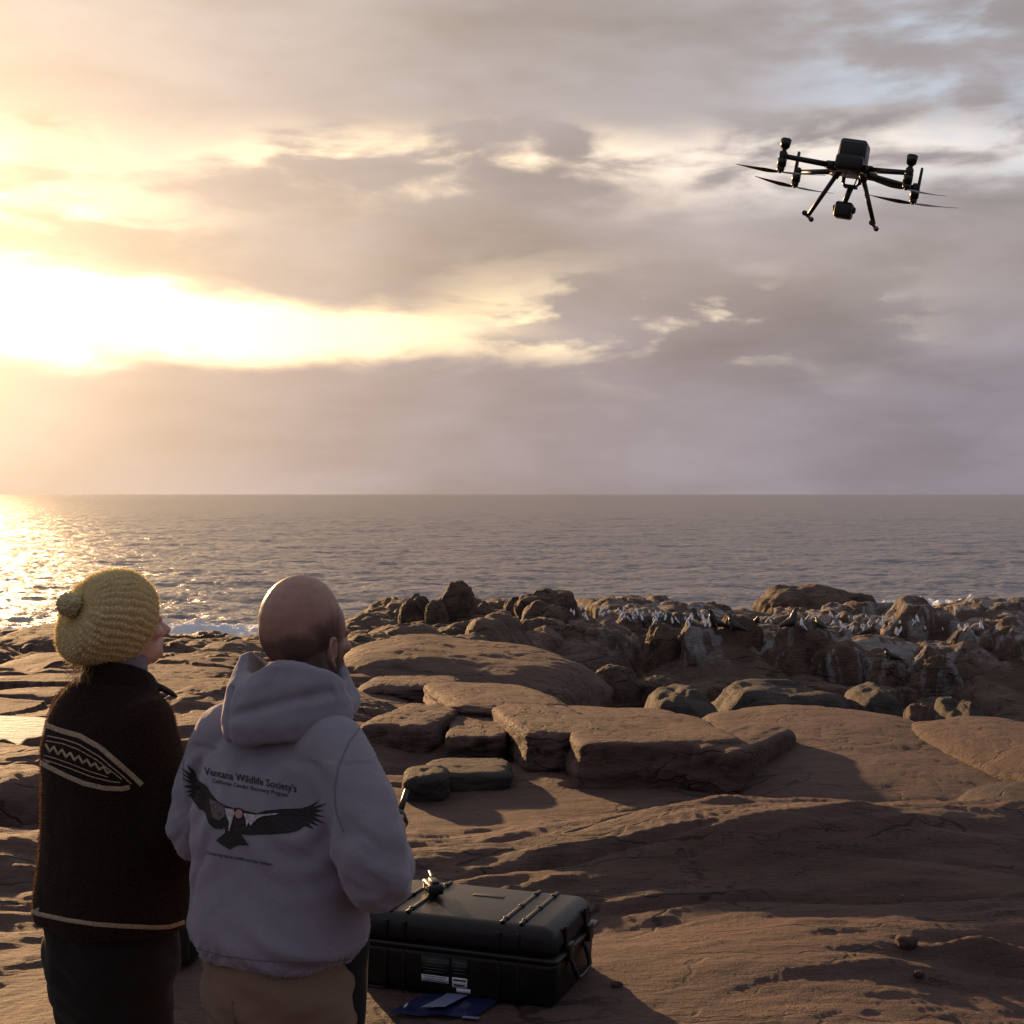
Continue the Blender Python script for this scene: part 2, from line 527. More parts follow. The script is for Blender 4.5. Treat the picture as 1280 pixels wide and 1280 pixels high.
# ================================================================== sea
def sea_material():
    m, g, b = new_mat('sea water')
    geo = g.n('ShaderNodeNewGeometry')
    P = geo.outputs['Position']
    b.inputs['IOR'].default_value = 1.33
    b.inputs['Specular IOR Level'].default_value = 0.5
    ln = g.vm('LENGTH', P)
    st = g.vm('MULTIPLY', P, (0.6, 1.0, 1.0))
    w1 = g.noise(st, 0.16, 5, 0.6, 0.3)
    w2 = g.noise(st, 1.5, 5, 0.62, 0.2)
    fo = g.n('ShaderNodeAttribute', attribute_name='foam')
    fn = g.noise(P, 0.8, 7, 0.7, 0.8)
    fm = g.ss(g.m('ADD', fo.outputs['Fac'], g.m('MULTIPLY', g.m('SUBTRACT', fn, 0.5), 1.3)), 0.42, 0.66)
    # scattered whitecaps
    cap = g.m('MULTIPLY', g.ss(g.noise(st, 0.11, 8, 0.72, 0.5), 0.70, 0.74), 0.8)
    fm = g.m('MAXIMUM', fm, cap)
    g.put(b.inputs['Base Color'], g.mix(fm, (0.195, 0.175, 0.185), (0.74, 0.74, 0.75)))
    g.put(b.inputs['Roughness'], g.ss(fm, 0, 1, 0.32, 0.85))
    h = g.m('ADD', g.m('MULTIPLY', w1, 2.4), g.m('MULTIPLY', w2, 0.6))
    bump(g, b, h, 0.7, 1.0)
    return m


M['sea'] = sea_material()
ac = np.concatenate([np.linspace(-180, -26, 60, endpoint=False), np.linspace(-26, 26, 520), np.linspace(26, 180, 61)[1:]])
rr = np.concatenate([np.array([20.0]), np.geomspace(45, 900, 560), np.geomspace(950, 14000, 40)])
A, RR = np.meshgrid(np.radians(ac), rr)
sx, sy = RR * np.sin(A), RR * np.cos(A)
fx, fyv = sx.ravel(), sy.ravel()
zz = np.zeros_like(fx)
fade = 1 - sstep(RR.ravel(), 400, 850)
swell = 0.40 * fbm(fx * 0.045, fyv * 0.075, zz, 3) + 0.34 * (1 - np.abs(fbm(fx * 0.17, fyv * 0.30, zz + 4, 5, 0.6)))
surf = np.zeros_like(fx)
rise = np.zeros_like(fx)
# breaking waves: pixel centre, half width m, half depth m, height m
for (u, v, hw, hd, hh) in ((1190, 764, 7.0, 5.0, 0.8), (1150, 772, 4.0, 2.0, 0.5), (1245, 772, 3.5, 2.5, 0.5), (255, 792, 8.0, 3.2, 0.45), (60, 792, 10, 2.0, 0.25), (810, 762, 6.0, 2.0, 0.25), (735, 768, 2.5, 2.5, 0.3)):
    d = F * (CAMZ - SEA) / (v - HOR)
    cx = (u - 640) / F * d
    e = bumpf(fx, fyv, cx, d, hw, hd, 0.0, 2.0)
    surf += e
    rise += hh * e * (0.7 + 0.9 * fbm(fx * 0.9, fyv * 0.6, zz + 2, 5, 0.6))
hz = height(fx, fyv)
shore = sstep(hz, SEA - 1.6, SEA - 0.1) * (RR.ravel() < 130)
sz = SEA + (swell - 0.1) * fade * (1 - 0.5 * shore) + rise
me = mesh_np('sea', np.stack([fx, fyv, sz], -1), grid_faces(*sx.shape)[:, ::-1])
attr(me, 'foam', np.clip(surf * 1.1 + shore * 0.55, 0, 1.2))
sea = link('sea', me, M['sea'])
tag(sea, 'open sea with low swell and surf breaking on the rocks', kind='structure')

# tide pool
mp_, g_, b_ = new_mat('pool water')
b_.inputs['Base Color'].default_value = (0.04, 0.045, 0.045, 1)
b_.inputs['Roughness'].default_value = 0.08
b_.inputs['IOR'].default_value = 1.33
geo = g_.n('ShaderNodeNewGeometry')
bump(g_, b_, g_.noise(g_.vm('MULTIPLY', geo.outputs['Position'], (1, 2.0, 1)), 6.0, 4, 0.6), 0.10, 0.03)
th = np.linspace(0, 2 * math.pi, 64, endpoint=False)
ringr = np.linspace(0.001, 1, 8)[:, None]
pxx = -5.6 + ringr * 2.0 * np.cos(th); pyy = 12.5 + ringr * 0.95 * np.sin(th)
me = mesh_np('tide_pool', np.stack([pxx, pyy, np.full_like(pxx, -0.21)], -1).reshape(-1, 3), grid_faces(8, 64, True))
tag(link('tide_pool', me, mp_), 'shallow pool of still water lying in the bedrock', kind='structure')

# ================================================================== boulders and slabs
def cube_sphere(n):
    lin = np.tan(np.linspace(-math.pi / 4, math.pi / 4, n + 1))
    a, b = np.meshgrid(lin, lin, indexing='ij')
    o = np.ones_like(a)
    Vs, Fs, off = [], [], 0
    for (p, flip) in ((lambda: (o, a, b), 0), (lambda: (-o, a, b), 1), (lambda: (a, o, b), 1), (lambda: (a, -o, b), 0), (lambda: (a, b, o), 0), (lambda: (a, b, -o), 1)):
        P = np.stack(p(), -1).reshape(-1, 3)
        f = grid_faces(n + 1, n + 1)
        if flip: f = f[:, ::-1]
        Vs.append(P); Fs.append(f + off); off += len(P)
    V = np.concatenate(Vs); Fc = np.concatenate(Fs)
    V = V / np.linalg.norm(V, axis=1)[:, None]
    key = np.round(V * 1e5).astype(np.int64)
    _, idx, inv = np.unique(key, axis=0, return_index=True, return_inverse=True)
    return V[idx], inv.reshape(-1)[Fc]


CS = {}


def rock(name, c, r, p=3.0, rot=0.0, tilt=(0, 0), seed=0, n=22, mat='rock_far', rough=0.16, guano=0.0, crack=0.0, label=None, group=None, cat='rock', freq=1.0):
    if n not in CS: CS[n] = cube_sphere(n)
    d, Fc = CS[n]
    s0 = seed * 7.31
    rad = (np.abs(d) ** p).sum(1) ** (-1.0 / p)
    P = d * rad[:, None]
    rad2 = 1 + rough * 1.3 * fbm(d[:, 0] * 1.2 * freq + s0, d[:, 1] * 1.2 * freq, d[:, 2] * 1.2 * freq, 3)
    P = P * rad2[:, None]
    P = P * np.array(r)[None]
    sc_ = max(0.25, min(r[0], r[1], max(r[2], 0.3)))
    Q = P / sc_ * 1.1
    nz = fbm(Q[:, 0] + s0, Q[:, 1] + 3, Q[:, 2] * 1.6 + 9, 5, 0.52)
    P = P + d * (rough * 0.42 * sc_ * nz)[:, None]
    if crack:
        cr = np.abs(fbm(Q[:, 0] * 0.7 + s0 + 5, Q[:, 1] * 0.7, Q[:, 2] * 0.35 + 1, 3))
        P = P - d * (crack * sc_ * np.exp(-(cr / 0.05) ** 2))[:, None]
        cr = np.abs(fbm(Q[:, 0] * 0.3 + s0, Q[:, 1] * 0.3, Q[:, 2] * 2.2 + 1, 3))
        P = P - d * (0.7 * crack * sc_ * np.exp(-(cr / 0.06) ** 2))[:, None]
    me = mesh_np(name, P, Fc)
    zt = P[:, 2] / max(r[2], 1e-3)
    attr(me, 'guano', np.clip(guano * sstep(zt, -0.15, 0.7), 0, 1))
    attr(me, 'wet', np.zeros(len(P)))
    o = link(name, me, M[mat])
    o.location = c
    o.rotation_euler = (tilt[0], tilt[1], rot)
    tag(o, label, cat, group)
    return o


SD = [0]


def boulder(u0, u1, vt, vb, y, depth=None, p=2.6, label=None, group=None, bury=0.35, **kw):
    """rock filling the pixel box at distance y, its foot sunk below the box"""
    SD[0] += 1
    rx = (u1 - u0) / 2 / F * y
    zt = CAMZ - (vt - HOR) / F * y
    zb = CAMZ - (vb - HOR) / F * y
    zb -= bury * (zt - zb)
    rz = (zt - zb) / 2
    return rock(kw.pop('name', 'boulder'), (((u0 + u1) / 2 - 640) / F * y, y, (zt + zb) / 2), (rx, depth or rx * 1.1, rz), p=p, seed=SD[0], label=label, group=group, cat='boulder', **kw)


def slab(u0, u1, vt, vb, y, depth, p=5.0, label=None, **kw):
    """flat-topped block: pixel box of its front face at distance y, running back by depth"""
    SD[0] += 1
    rx = (u1 - u0) / 2 / F * y
    zt = CAMZ - (vt - HOR) / F * y
    zb = CAMZ - (vb - HOR) / F * y
    zb -= kw.pop('bury', 1.3) * (zt - zb)
    kw.setdefault('n', 40); kw.setdefault('mat', 'rock'); kw.setdefault('rough', 0.06)
    return rock('flat_rock', (((u0 + u1) / 2 - 640) / F * y, y + depth / 2, (zt + zb) / 2), (rx, depth / 2, (zt - zb) / 2), p=p, seed=SD[0], label=label, cat='rock slab', **kw)


# slabs on the shelf between the people and the gully
slab(712, 922, 935, 972, 10.0, 1.9, p=12, crack=0.03, tilt=(-0.05, 0.0), rot=0.05, label='long straight-edged block with a dark upright front face')
slab(915, 992, 943, 972, 9.8, 1.6, p=9, rot=-0.45, tilt=(-0.05, 0.03), label='squat corner block with a chipped pale edge beside the long block')
slab(630, 745, 923, 954, 10.6, 2.2, p=10, crack=0.04, rot=0.14, tilt=(-0.05, 0), label='angular block with overhanging front, next to the long block')
slab(556, 634, 927, 948, 11.2, 1.8, p=10, crack=0.04, tilt=(-0.06, 0), label='square dark-faced block between two longer slabs')
slab(462, 562, 915, 950, 11.4, 2.2, p=9, crack=0.04, rot=-0.12, tilt=(-0.06, 0), label='wide block with a dark overhung front by the hooded person\'s shoulder')
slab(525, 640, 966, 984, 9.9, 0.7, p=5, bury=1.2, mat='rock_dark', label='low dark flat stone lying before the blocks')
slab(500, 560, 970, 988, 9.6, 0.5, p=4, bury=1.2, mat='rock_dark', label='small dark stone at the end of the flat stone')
slab(440, 568, 865, 882, 15.0, 2.4, p=5, crack=0.03, tilt=(-0.08, 0), label='smooth lens-shaped slab under the whaleback rock')
slab(525, 700, 890, 908, 12.6, 2.8, p=4, crack=0.03, rot=0.2, tilt=(-0.05, 0.05), label='peaked slab sloping down in front of the whaleback rock')
slab(640, 880, 922, 936, 12.0, 2.6, p=7, crack=0.04, tilt=(-0.08, 0.02), label='broad low slab stepping up behind the angular block')
boulder(400, 752, 806, 905, 19.0, 3.0, p=2.5, n=56, mat='rock', crack=0.02, rough=0.07, label='long whaleback rock with a smooth rounded crest', tilt=(0, 0.07))
boulder(880, 1262, 925, 990, 11.3, 2.6, p=3.4, n=64, mat='rock', rough=0.07, crack=0.02, bury=0.6, tilt=(0.0, 0.02), label='huge smooth humped slab with a shadowed lower edge')
boulder(1216, 1460, 934, 995, 10.4, 2.2, p=3.2, n=44, mat='rock', rough=0.08, crack=0.03, bury=0.6, rot=0.15, label='rounded slab across the cleft from the humped slab')
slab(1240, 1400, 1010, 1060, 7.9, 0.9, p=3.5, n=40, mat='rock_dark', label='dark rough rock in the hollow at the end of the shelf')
for (u, v, y, w, lab) in ((1134, 1187, 5.86, 0.035, 'small tan stone lodged in the shallow hollow of the bedrock'), (1148, 1221, 5.53, 0.022, 'tiny pale stone lying in the shallow hollow of the bedrock'), (772, 1232, 5.4, 0.03, 'small sunlit stone on the bedrock beside the case')):
    xx = (u - 640) / F * y
    rock('stone', (xx, y, H(xx, y) + w * 0.3), (w, w * 0.8, w * 0.6), p=2.5, n=8, seed=int(u), mat='rock', rough=0.2, label=lab, cat='stone')
# dark boulders lying in the gully
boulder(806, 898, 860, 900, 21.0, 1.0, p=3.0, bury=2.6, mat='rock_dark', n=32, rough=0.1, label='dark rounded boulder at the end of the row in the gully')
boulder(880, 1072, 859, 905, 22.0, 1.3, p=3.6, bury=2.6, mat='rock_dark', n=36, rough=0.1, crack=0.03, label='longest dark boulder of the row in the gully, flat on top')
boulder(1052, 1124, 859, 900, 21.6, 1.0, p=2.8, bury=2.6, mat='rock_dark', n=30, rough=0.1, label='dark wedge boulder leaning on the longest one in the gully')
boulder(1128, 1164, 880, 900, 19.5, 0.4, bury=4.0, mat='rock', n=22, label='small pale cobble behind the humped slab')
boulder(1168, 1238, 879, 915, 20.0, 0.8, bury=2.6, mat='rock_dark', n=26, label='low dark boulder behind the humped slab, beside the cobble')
# left shore band
slab(-40, 120, 800, 828, 46, 9, p=4, mat='rock_far', crack=0.05, label='pale flat ledge at the water\'s edge by the yellow hat')
slab(-60, 70, 842, 868, 24, 4, p=4, mat='rock', label='rounded ledge above the tide pool')
slab(40, 260, 862, 886, 18, 3, p=4, mat='rock', crack=0.04, label='low layered ledge behind the dark sweater')
boulder(190, 262, 804, 836, 44, 2.0, p=3, n=26, label='dark boulder at the surf line between the two heads')
boulder(238, 340, 806, 842, 42, 2.4, p=3, n=26, label='dark broad boulder at the surf line behind the grey hood')
boulder(300, 350, 793, 822, 50, 1.8, p=2.6, n=24, label='golden-lit boulder at the surf line beside the bald head')
slab(-60, 58, 957, 992, 9.5, 1.0, p=3.0, mat='rock', crack=0.04, rot=0.2, label='rounded slab on the near side of the tide pool')
slab(-90, 40, 985, 1045, 8.2, 1.2, p=2.8, mat='rock', rot=0.5, label='sloping slab beside the dark sweater, lit from the side')
slab(170, 330, 880, 925, 13.5, 2.6, p=3.6, mat='rock', crack=0.05, label='layered slab seen between the dark sweater and the grey hood')

# outcrop across the gully: the boulders that stand out on it
OB = [
    (499, 538, 746, 800, 66, 3.0, 'upright boulder at the shoreward end of the outcrop'),
    (544, 594, 730, 800, 66, 3.0, 'tallest rounded boulder on the outcrop crest'),
    (530, 560, 752, 812, 63, 3.2, 'leaning pillar boulder propped against the tallest boulder'),
    (585, 625, 757, 815, 67, 2.6, 'blocky boulder at the foot of the tallest boulder'),
    (628, 668, 746, 790, 73, 2.4, 'small domed boulder tucked behind the broad flat-topped one'),
    (648, 722, 738, 790, 71, 3.2, 'broad flat-topped boulder on the outcrop crest'),
    (640, 722, 755, 830, 65, 2.4, 'large round boulder below the flat-topped one'),
    (600, 650, 768, 830, 64, 2.4, 'smooth boulder in the middle of the boulder heap'),
    (450, 505, 783, 815, 66, 2.6, 'low boulder streaked pale at the start of the outcrop'),
    (752, 794, 748, 790, 76, 2.2, 'pointed boulder behind the seabird ledge'),
    (790, 915, 757, 800, 78, 2.6, 'long low boulder behind the seabird ledge'),
    (872, 916, 753, 800, 80, 2.4, 'domed boulder at the end of the seabird ledge'),
    (944, 1066, 732, 800, 86, 2.3, 'big domed rock rising above the sea behind the outcrop'),
    (1040, 1102, 741, 800, 86, 2.3, 'knobbly shoulder of rock beside the big domed rock'),
    (1050, 1128, 756, 800, 82, 2.4, 'sloping boulder at the seaward foot of the domed rock'),
    (1128, 1158, 767, 790, 84, 2.4, 'small boulder standing at the edge of the surf'),
    (1232, 1330, 759, 800, 80, 2.8, 'rough boulder beside the breaking wave'),
    (1172, 1214, 765, 780, 96, 2.2, 'wave-washed rock showing through the surf'),
    (805, 858, 784, 870, 58.5, 2.6, 'leaning column boulder with a split across it'),
    (850, 905, 776, 880, 57.5, 3.0, 'tall cliff buttress under the fur seals'),
    (895, 950, 775, 880, 57.5, 3.4, 'square cliff buttress beside the tall one'),
    (945, 1010, 792, 890, 57, 3.0, 'bulging cliff boulder below the streaked ledge'),
    (1000, 1080, 800, 895, 56.5, 3.0, 'wide cliff boulder in the shadow of the gully'),
    (1070, 1140, 812, 895, 56, 2.8, 'dark cliff boulder with a rounded top in the gully'),
    (1130, 1200, 815, 905, 55, 2.8, 'rounded cliff boulder with pale trickles down it'),
    (1178, 1250, 782, 860, 58, 2.6, 'steep boulder lit gold along one edge'),
    (1235, 1330, 778, 900, 57, 2.8, 'broad pale-streaked boulder at the end of the cliff'),
    (735, 800, 832, 885, 50, 2.4, 'round boulder catching the sun at the cliff foot'),
    (700, 760, 842, 890, 48, 2.4, 'half-hidden round boulder at the cliff foot'),
    (795, 850, 845, 890, 50, 2.4, 'lumpy boulder with sunlit splinters at the cliff foot'),
]
for i, (u0, u1, vt, vb, y, p, lab) in enumerate(OB):
    gu = 1.0 if (u0 > 930 and y < 70) or u0 in (450, 850) else (0.6 if y > 75 and u0 < 930 and u0 > 740 and False else 0.0)
    boulder(u0, u1, vt, vb, y, p=p, n=26, label=lab, guano=gu, crack=0.05, rough=0.14, tilt=(0.1 * math.sin(i * 2.1), 0.10 * math.sin(i * 1.3)))
r_ = random.Random(5)
for i in range(14):
    u = r_.uniform(560, 1300); y = r_.uniform(56, 64)
    v = 617 + 1760 * (CAMZ + 4.9 + r_.uniform(-0.3, 1.2)) / y
    w = r_.uniform(45, 110)
    boulder(u - w / 2, u + w / 2, v - w * 0.45, v + w * 0.5, y, p=r_.uniform(2.2, 3.4), n=16, guano=0.9 if u > 900 else 0, crack=0.04, rough=0.18,
            label='weathered brown boulder wedged among others on the outcrop', group='boulders wedged in the outcrop', tilt=(r_.uniform(-.3, .3), r_.uniform(-.3, .3)), rot=r_.uniform(0, 3))

# ================================================================== body and garment tools
class Sh:
    """closed shells that a voxel remesh fuses into one continuous surface"""
    def __init__(s):
        s.v, s.f = [], []

    def loft(s, rings):
        n = len(rings[0]); o = len(s.v)
        for r in rings:
            s.v += [tuple(p) for p in r]
        for i in range(len(rings) - 1):
            for j in range(n):
                a, b = o + i * n + j, o + i * n + (j + 1) % n
                s.f.append((a, b, b + n, a + n))
        c0 = len(s.v); s.v.append(tuple(np.mean(np.array(rings[0]), 0)))
        c1 = len(s.v); s.v.append(tuple(np.mean(np.array(rings[-1]), 0)))
        last = o + (len(rings) - 1) * n
        for j in range(n):
            s.f.append((o + (j + 1) % n, o + j, c0))
            s.f.append((last + j, last + (j + 1) % n, c1))

    def ell(s, c, r, rot=None, n=20, m=12):
        c = Vector(c); Mx = rot or Matrix.Identity(3)
        rings = []
        for i in range(m + 1):
            ph = -math.pi / 2 + math.pi * min(max(i / m, 0.03), 0.97)
            rings.append([c + Mx @ Vector((r[0] * math.cos(ph) * math.cos(t), r[1] * math.cos(ph) * math.sin(t), r[2] * math.sin(ph))) for t in (2 * math.pi * j / n for j in range(n))])
        s.loft(rings)

    def tube(s, pts, rad, n=16, sub=5, flat=None):
        """smooth tube through pts; rad per point; rounded ends"""
        P = [Vector(p) for p in pts]
        k = len(P); Q = []; W = []
        for i in range(k - 1):
            p0, p1, p2, p3 = P[max(i - 1, 0)], P[i], P[i + 1], P[min(i + 2, k - 1)]
            for q in range(sub):
                t = q / sub
                Q.append(0.5 * ((2 * p1) + (-p0 + p2) * t + (2 * p0 - 5 * p1 + 4 * p2 - p3) * t * t + (-p0 + 3 * p1 - 3 * p2 + p3) * t ** 3))
                tt = t * t * (3 - 2 * t)
                W.append(rad[i] * (1 - tt) + rad[i + 1] * tt)
        Q.append(P[-1]); W.append(rad[-1])
        d0 = (Q[1] - Q[0]).normalized(); d1 = (Q[-1] - Q[-2]).normalized()
        Q = [Q[0] - d0 * W[0] * 0.8, Q[0] - d0 * W[0] * 0.45] + Q + [Q[-1] + d1 * W[-1] * 0.45, Q[-1] + d1 * W[-1] * 0.8]
        W = [W[0] * 0.4, W[0] * 0.85] + W + [W[-1] * 0.85, W[-1] * 0.4]
        up = Vector((0, 0, 1)) if abs(d0.z) < 0.8 else Vector((0, 1, 0))
        rings = []
        for i, q in enumerate(Q):
            t = (Q[min(i + 1, len(Q) - 1)] - Q[max(i - 1, 0)]).normalized()
            a = (up - t * up.dot(t)).normalized(); up = a
            b = t.cross(a)
            rings.append([q + W[i] * (a * math.cos(x) + b * math.sin(x)) for x in (2 * math.pi * j / n for j in range(n))])
        s.loft(rings)

    def rings_z(s, spec, n=40, ex=2.3):
        """spec: (z, cx, cy, a, b)"""
        zs = [q[0] for q in spec]
        fine = np.linspace(zs[0], zs[-1], max(12, int(abs(zs[-1] - zs[0]) / 0.012)))
        rings = []
        for z in fine:
            cx, cy, a, b = (np.interp(z, zs, [q[i] for q in spec]) for i in (1, 2, 3, 4))
            ring = []
            for j in range(n):
                t = 2 * math.pi * j / n
                c_, s_ = math.cos(t), math.sin(t)
                ring.append((cx + a * math.copysign(abs(c_) ** (2 / ex), c_), cy + b * math.copysign(abs(s_) ** (2 / ex), s_), z))
            rings.append(ring)
        s.loft(rings)

    def fuse(s, name, voxel, smooth=4):
        me = bpy.data.meshes.new('tmp'); me.from_pydata(s.v, [], s.f); me.update()
        bm = bmesh.new(); bm.from_mesh(me); bmesh.ops.recalc_face_normals(bm, faces=bm.faces); bm.to_mesh(me); bm.free()
        o = bpy.data.objects.new('tmp', me); col.objects.link(o)
        rm = o.modifiers.new('r', 'REMESH'); rm.mode = 'VOXEL'; rm.voxel_size = voxel
        if smooth:
            sm = o.modifiers.new('s', 'SMOOTH'); sm.factor = 0.5; sm.iterations = smooth
        dg = bpy.context.evaluated_depsgraph_get()
        out = bpy.data.meshes.new_from_object(o.evaluated_get(dg))
        out.name = name
        bpy.data.objects.remove(o); bpy.data.meshes.remove(me)
        out.polygons.foreach_set('use_smooth', np.ones(len(out.polygons), dtype=bool))
        return out


def co(me):
    a = np.empty(len(me.vertices) * 3, dtype=np.float32); me.vertices.foreach_get('co', a)
    return a.reshape(-1, 3).astype(float)


def nor(me):
    a = np.empty(len(me.vertices) * 3, dtype=np.float32); me.vertices.foreach_get('normal', a)
    return a.reshape(-1, 3).astype(float)


def setco(me, P):
    me.vertices.foreach_set('co', np.asarray(P, dtype=np.float32).ravel()); me.update()


def hand(s, wrist, fwd, palm, side, curl=(0.5, 0.7, 0.5), sc_=1.0):
    """palm plus five separate fingers; palm = direction the palm faces, side = thumb side"""
    w = Vector(wrist); f = Vector(fwd).normalized(); pn = Vector(palm).normalized()
    pn = (pn - f * pn.dot(f)).normalized()
    sd_ = Vector(side); sd_ = (sd_ - f * sd_.dot(f) - pn * sd_.dot(pn)).normalized()
    Mx = Matrix((sd_, f, pn)).transposed()
    s.ell(w + f * 0.05 * sc_, (0.041 * sc_, 0.058 * sc_, 0.017 * sc_), Mx)
    s.tube([w - f * 0.05, w, w + f * 0.02], [0.03 * sc_, 0.027 * sc_, 0.026 * sc_])
    for k, (off, ln) in enumerate(((0.030, 0.074), (0.010, 0.083), (-0.010, 0.077), (-0.029, 0.060))):
        p = w + f * (0.092 - 0.004 * abs(k - 1)) * sc_ + sd_ * off * sc_
        pts = [w + f * 0.06 * sc_ + sd_ * off * 0.9 * sc_, p]
        d = f.copy(); a = 0
        for j, (fr, cu) in enumerate(zip((0.45, 0.30, 0.25), curl)):
            a += cu * (1 + 0.06 * k)
            d = f * math.cos(a) + pn * math.sin(a)
            p = p + d * ln * fr * sc_
            pts.append(p)
        s.tube(pts, [0.0092 * sc_, 0.0095 * sc_, 0.0088 * sc_, 0.0082 * sc_, 0.007 * sc_], n=10, sub=3)
    b = w + f * 0.025 * sc_ + sd_ * 0.030 * sc_
    s.tube([b, b + sd_ * 0.024 * sc_ + f * 0.022 * sc_ + pn * 0.012 * sc_, b + sd_ * 0.028 * sc_ + f * 0.052 * sc_ + pn * 0.026 * sc_, b + sd_ * 0.018 * sc_ + f * 0.075 * sc_ + pn * 0.036 * sc_],
           [0.014 * sc_, 0.0115 * sc_, 0.0105 * sc_, 0.008 * sc_], n=10, sub=3)


def head_shapes(s, top, yaw, pitch, neck, w=0.079, ln=0.102, nose=1.0, brow=1.0):
    """skull, face, ears; top = crown height; returns the head matrix (world from head space)"""
    piv = Vector((neck[0], neck[1], top - 0.20))
    Rm = Matrix.Rotation(yaw, 3, 'Z') @ Matrix.Rotation(pitch, 3, 'X')
    T = lambda p: piv + Rm @ Vector(p)
    def e(c, r, rx=0.0, rz=0.0, ry=0.0):
        s.ell(T(c), r, Rm @ Matrix.Rotation(rz, 3, 'Z') @ Matrix.Rotation(ry, 3, 'Y') @ Matrix.Rotation(rx, 3, 'X'))
    e((0, -0.012, 0.105), (w, ln, 0.095))                       # cranium
    e((0, -0.040, 0.085), (w * 0.93, 0.070, 0.078))             # occiput
    e((0, 0.040, 0.080), (w * 0.86, 0.058, 0.075))              # forehead
    e((0, 0.035, 0.030), (w * 0.78, 0.062, 0.062))              # mid face
    e((0, 0.044, -0.014), (w * 0.66, 0.052, 0.040))             # jaw
    e((0, 0.082, -0.030), (0.021, 0.018, 0.016))                # chin
    for q in (-1, 1):
        e((q * 0.042, 0.070, 0.028), (0.020, 0.022, 0.016))     # cheekbone
        e((q * 0.033, 0.086, 0.058), (0.022, 0.012 * brow, 0.008))   # brow ridge
        e((q * 0.031, 0.084, 0.046), (0.013, 0.011, 0.008))     # eye
        # ear: rim, lobe, shell
        e((q * (w + 0.003), -0.010, 0.034), (0.0045, 0.015, 0.026), rx=-0.2, rz=-q * 0.45)
        s.tube([T((q * (w + 0.000), 0.006, 0.040)), T((q * (w + 0.004), 0.004, 0.060)), T((q * (w + 0.009), -0.012, 0.067)), T((q * (w + 0.014), -0.026, 0.056)), T((q * (w + 0.013), -0.027, 0.036)), T((q * (w + 0.006), -0.016, 0.014)), T((q * (w + 0.001), -0.004, 0.004))],
               [0.0045, 0.005, 0.0055, 0.0055, 0.005, 0.0055, 0.007], n=8, sub=3)
    s.tube([T((0, 0.094, 0.054)), T((0, 0.104, 0.036)), T((0, 0.114 + 0.004 * nose, 0.018))], [0.008, 0.010, 0.0125], n=10, sub=3)
    for q in (-1, 1):
        e((q * 0.011, 0.101, 0.014), (0.008, 0.010, 0.007))
    e((0, 0.092, -0.003), (0.024, 0.012, 0.006))                # lips
    e((0, 0.091, -0.012), (0.021, 0.012, 0.006))
    s.tube([(neck[0], neck[1] - 0.012, top - 0.40), (neck[0], neck[1] - 0.012, top - 0.30), T((0, -0.022, 0.03))], [0.064, 0.056, 0.058], n=20)
    return piv, Rm


def body_shapes(s, P):
    """torso and limbs of the figure inside the clothes"""
    k = P['k']
    s.rings_z([(z * k, 0, cy, a * k, b * k) for (z, cy, a, b) in ((0.80, 0, 0.13, 0.10), (0.90, 0, 0.155, 0.105), (1.02, 0, 0.135, 0.095), (1.15, 0, 0.14, 0.095), (1.27, 0.012, 0.145, 0.090), (1.34, 0.028, 0.11, 0.062), (1.40, 0.04, 0.06, 0.045))])
    for q in (-1, 1):
        s.tube([(q * 0.085 * k, 0, 0.86 * k), (q * 0.095 * k, 0.01, 0.48 * k), (q * 0.10 * k, -0.01, 0.10 * k)], [0.078 * k, 0.052 * k, 0.038 * k])
        s.tube([(q * 0.10 * k, -0.02, 0.06 * k), (q * 0.11 * k, 0.10, 0.045)], [0.034, 0.026])
        s.tube(P['arm'][q], [0.045 * k, 0.038 * k, 0.027 * k])


def fuzz(parent, me, count, length, mat, seed, name='fuzz', keep=None):
    """loose fibres standing off a knitted surface"""
    r = np.random.default_rng(seed)
    P = co(me); Nn = nor(me)
    idx = r.integers(0, len(P), count)
    if keep is not None:
        idx = idx[keep(P[idx])]
    b = P[idx]; n = Nn[idx]
    t = r.normal(size=b.shape); t -= n * (t * n).sum(1)[:, None]; t /= np.linalg.norm(t, axis=1)[:, None]
    L = length * r.uniform(0.4, 1.2, len(b))[:, None]
    tip = b + n * L * 0.75 + t * L * 0.8
    mid = b + n * L * 0.6 + t * L * 0.2
    sd_ = np.cross(n, t) * 0.00045
    V = np.stack([b - sd_, b + sd_, mid + sd_ * 0.8, mid - sd_ * 0.8, tip], 1).reshape(-1, 3)
    o = np.arange(len(b))[:, None] * 5
    Fq = np.concatenate([o + np.array([0, 1, 2]), o + np.array([0, 2, 3]), o + np.array([3, 2, 4])])
    m2 = mesh_np(name, V, Fq, smooth=False)
    ob = link(name, m2, mat, parent)
    ob['kind'] = 'stuff'
    return ob


# ---- fabrics and skin
def skin_material(name, skin, hair):
    m, g, b = new_mat(name)
    t = g.n('ShaderNodeTexCoord')
    at = g.n('ShaderNodeAttribute', attribute_name='stubble')
    n1 = g.noise(t.outputs['Object'], 45, 4, 0.6)
    n2 = g.noise(t.outputs['Object'], 900, 2, 0.5)
    c = g.mix(g.ss(n1, 0.3, 0.7), tuple(q * 0.86 for q in skin), skin)
    c = g.mix(g.m('MULTIPLY', at.outputs['Fac'], g.ss(n2, 0.30, 0.62, 0.72, 1.0)), c, hair)
    g.put(b.inputs['Base Color'], c)
    b.inputs['Roughness'].default_value = 0.46
    g.put(b.inputs['Roughness'], g.ss(g.noise(t.outputs['Object'], 120, 4, 0.6), 0.3, 0.7, 0.38, 0.62))
    b.inputs['Subsurface Weight'].default_value = 0.08
    b.inputs['Subsurface Radius'].default_value = (0.01, 0.004, 0.002)
    bump(g, b, n2, 0.25, 0.001)
    return m


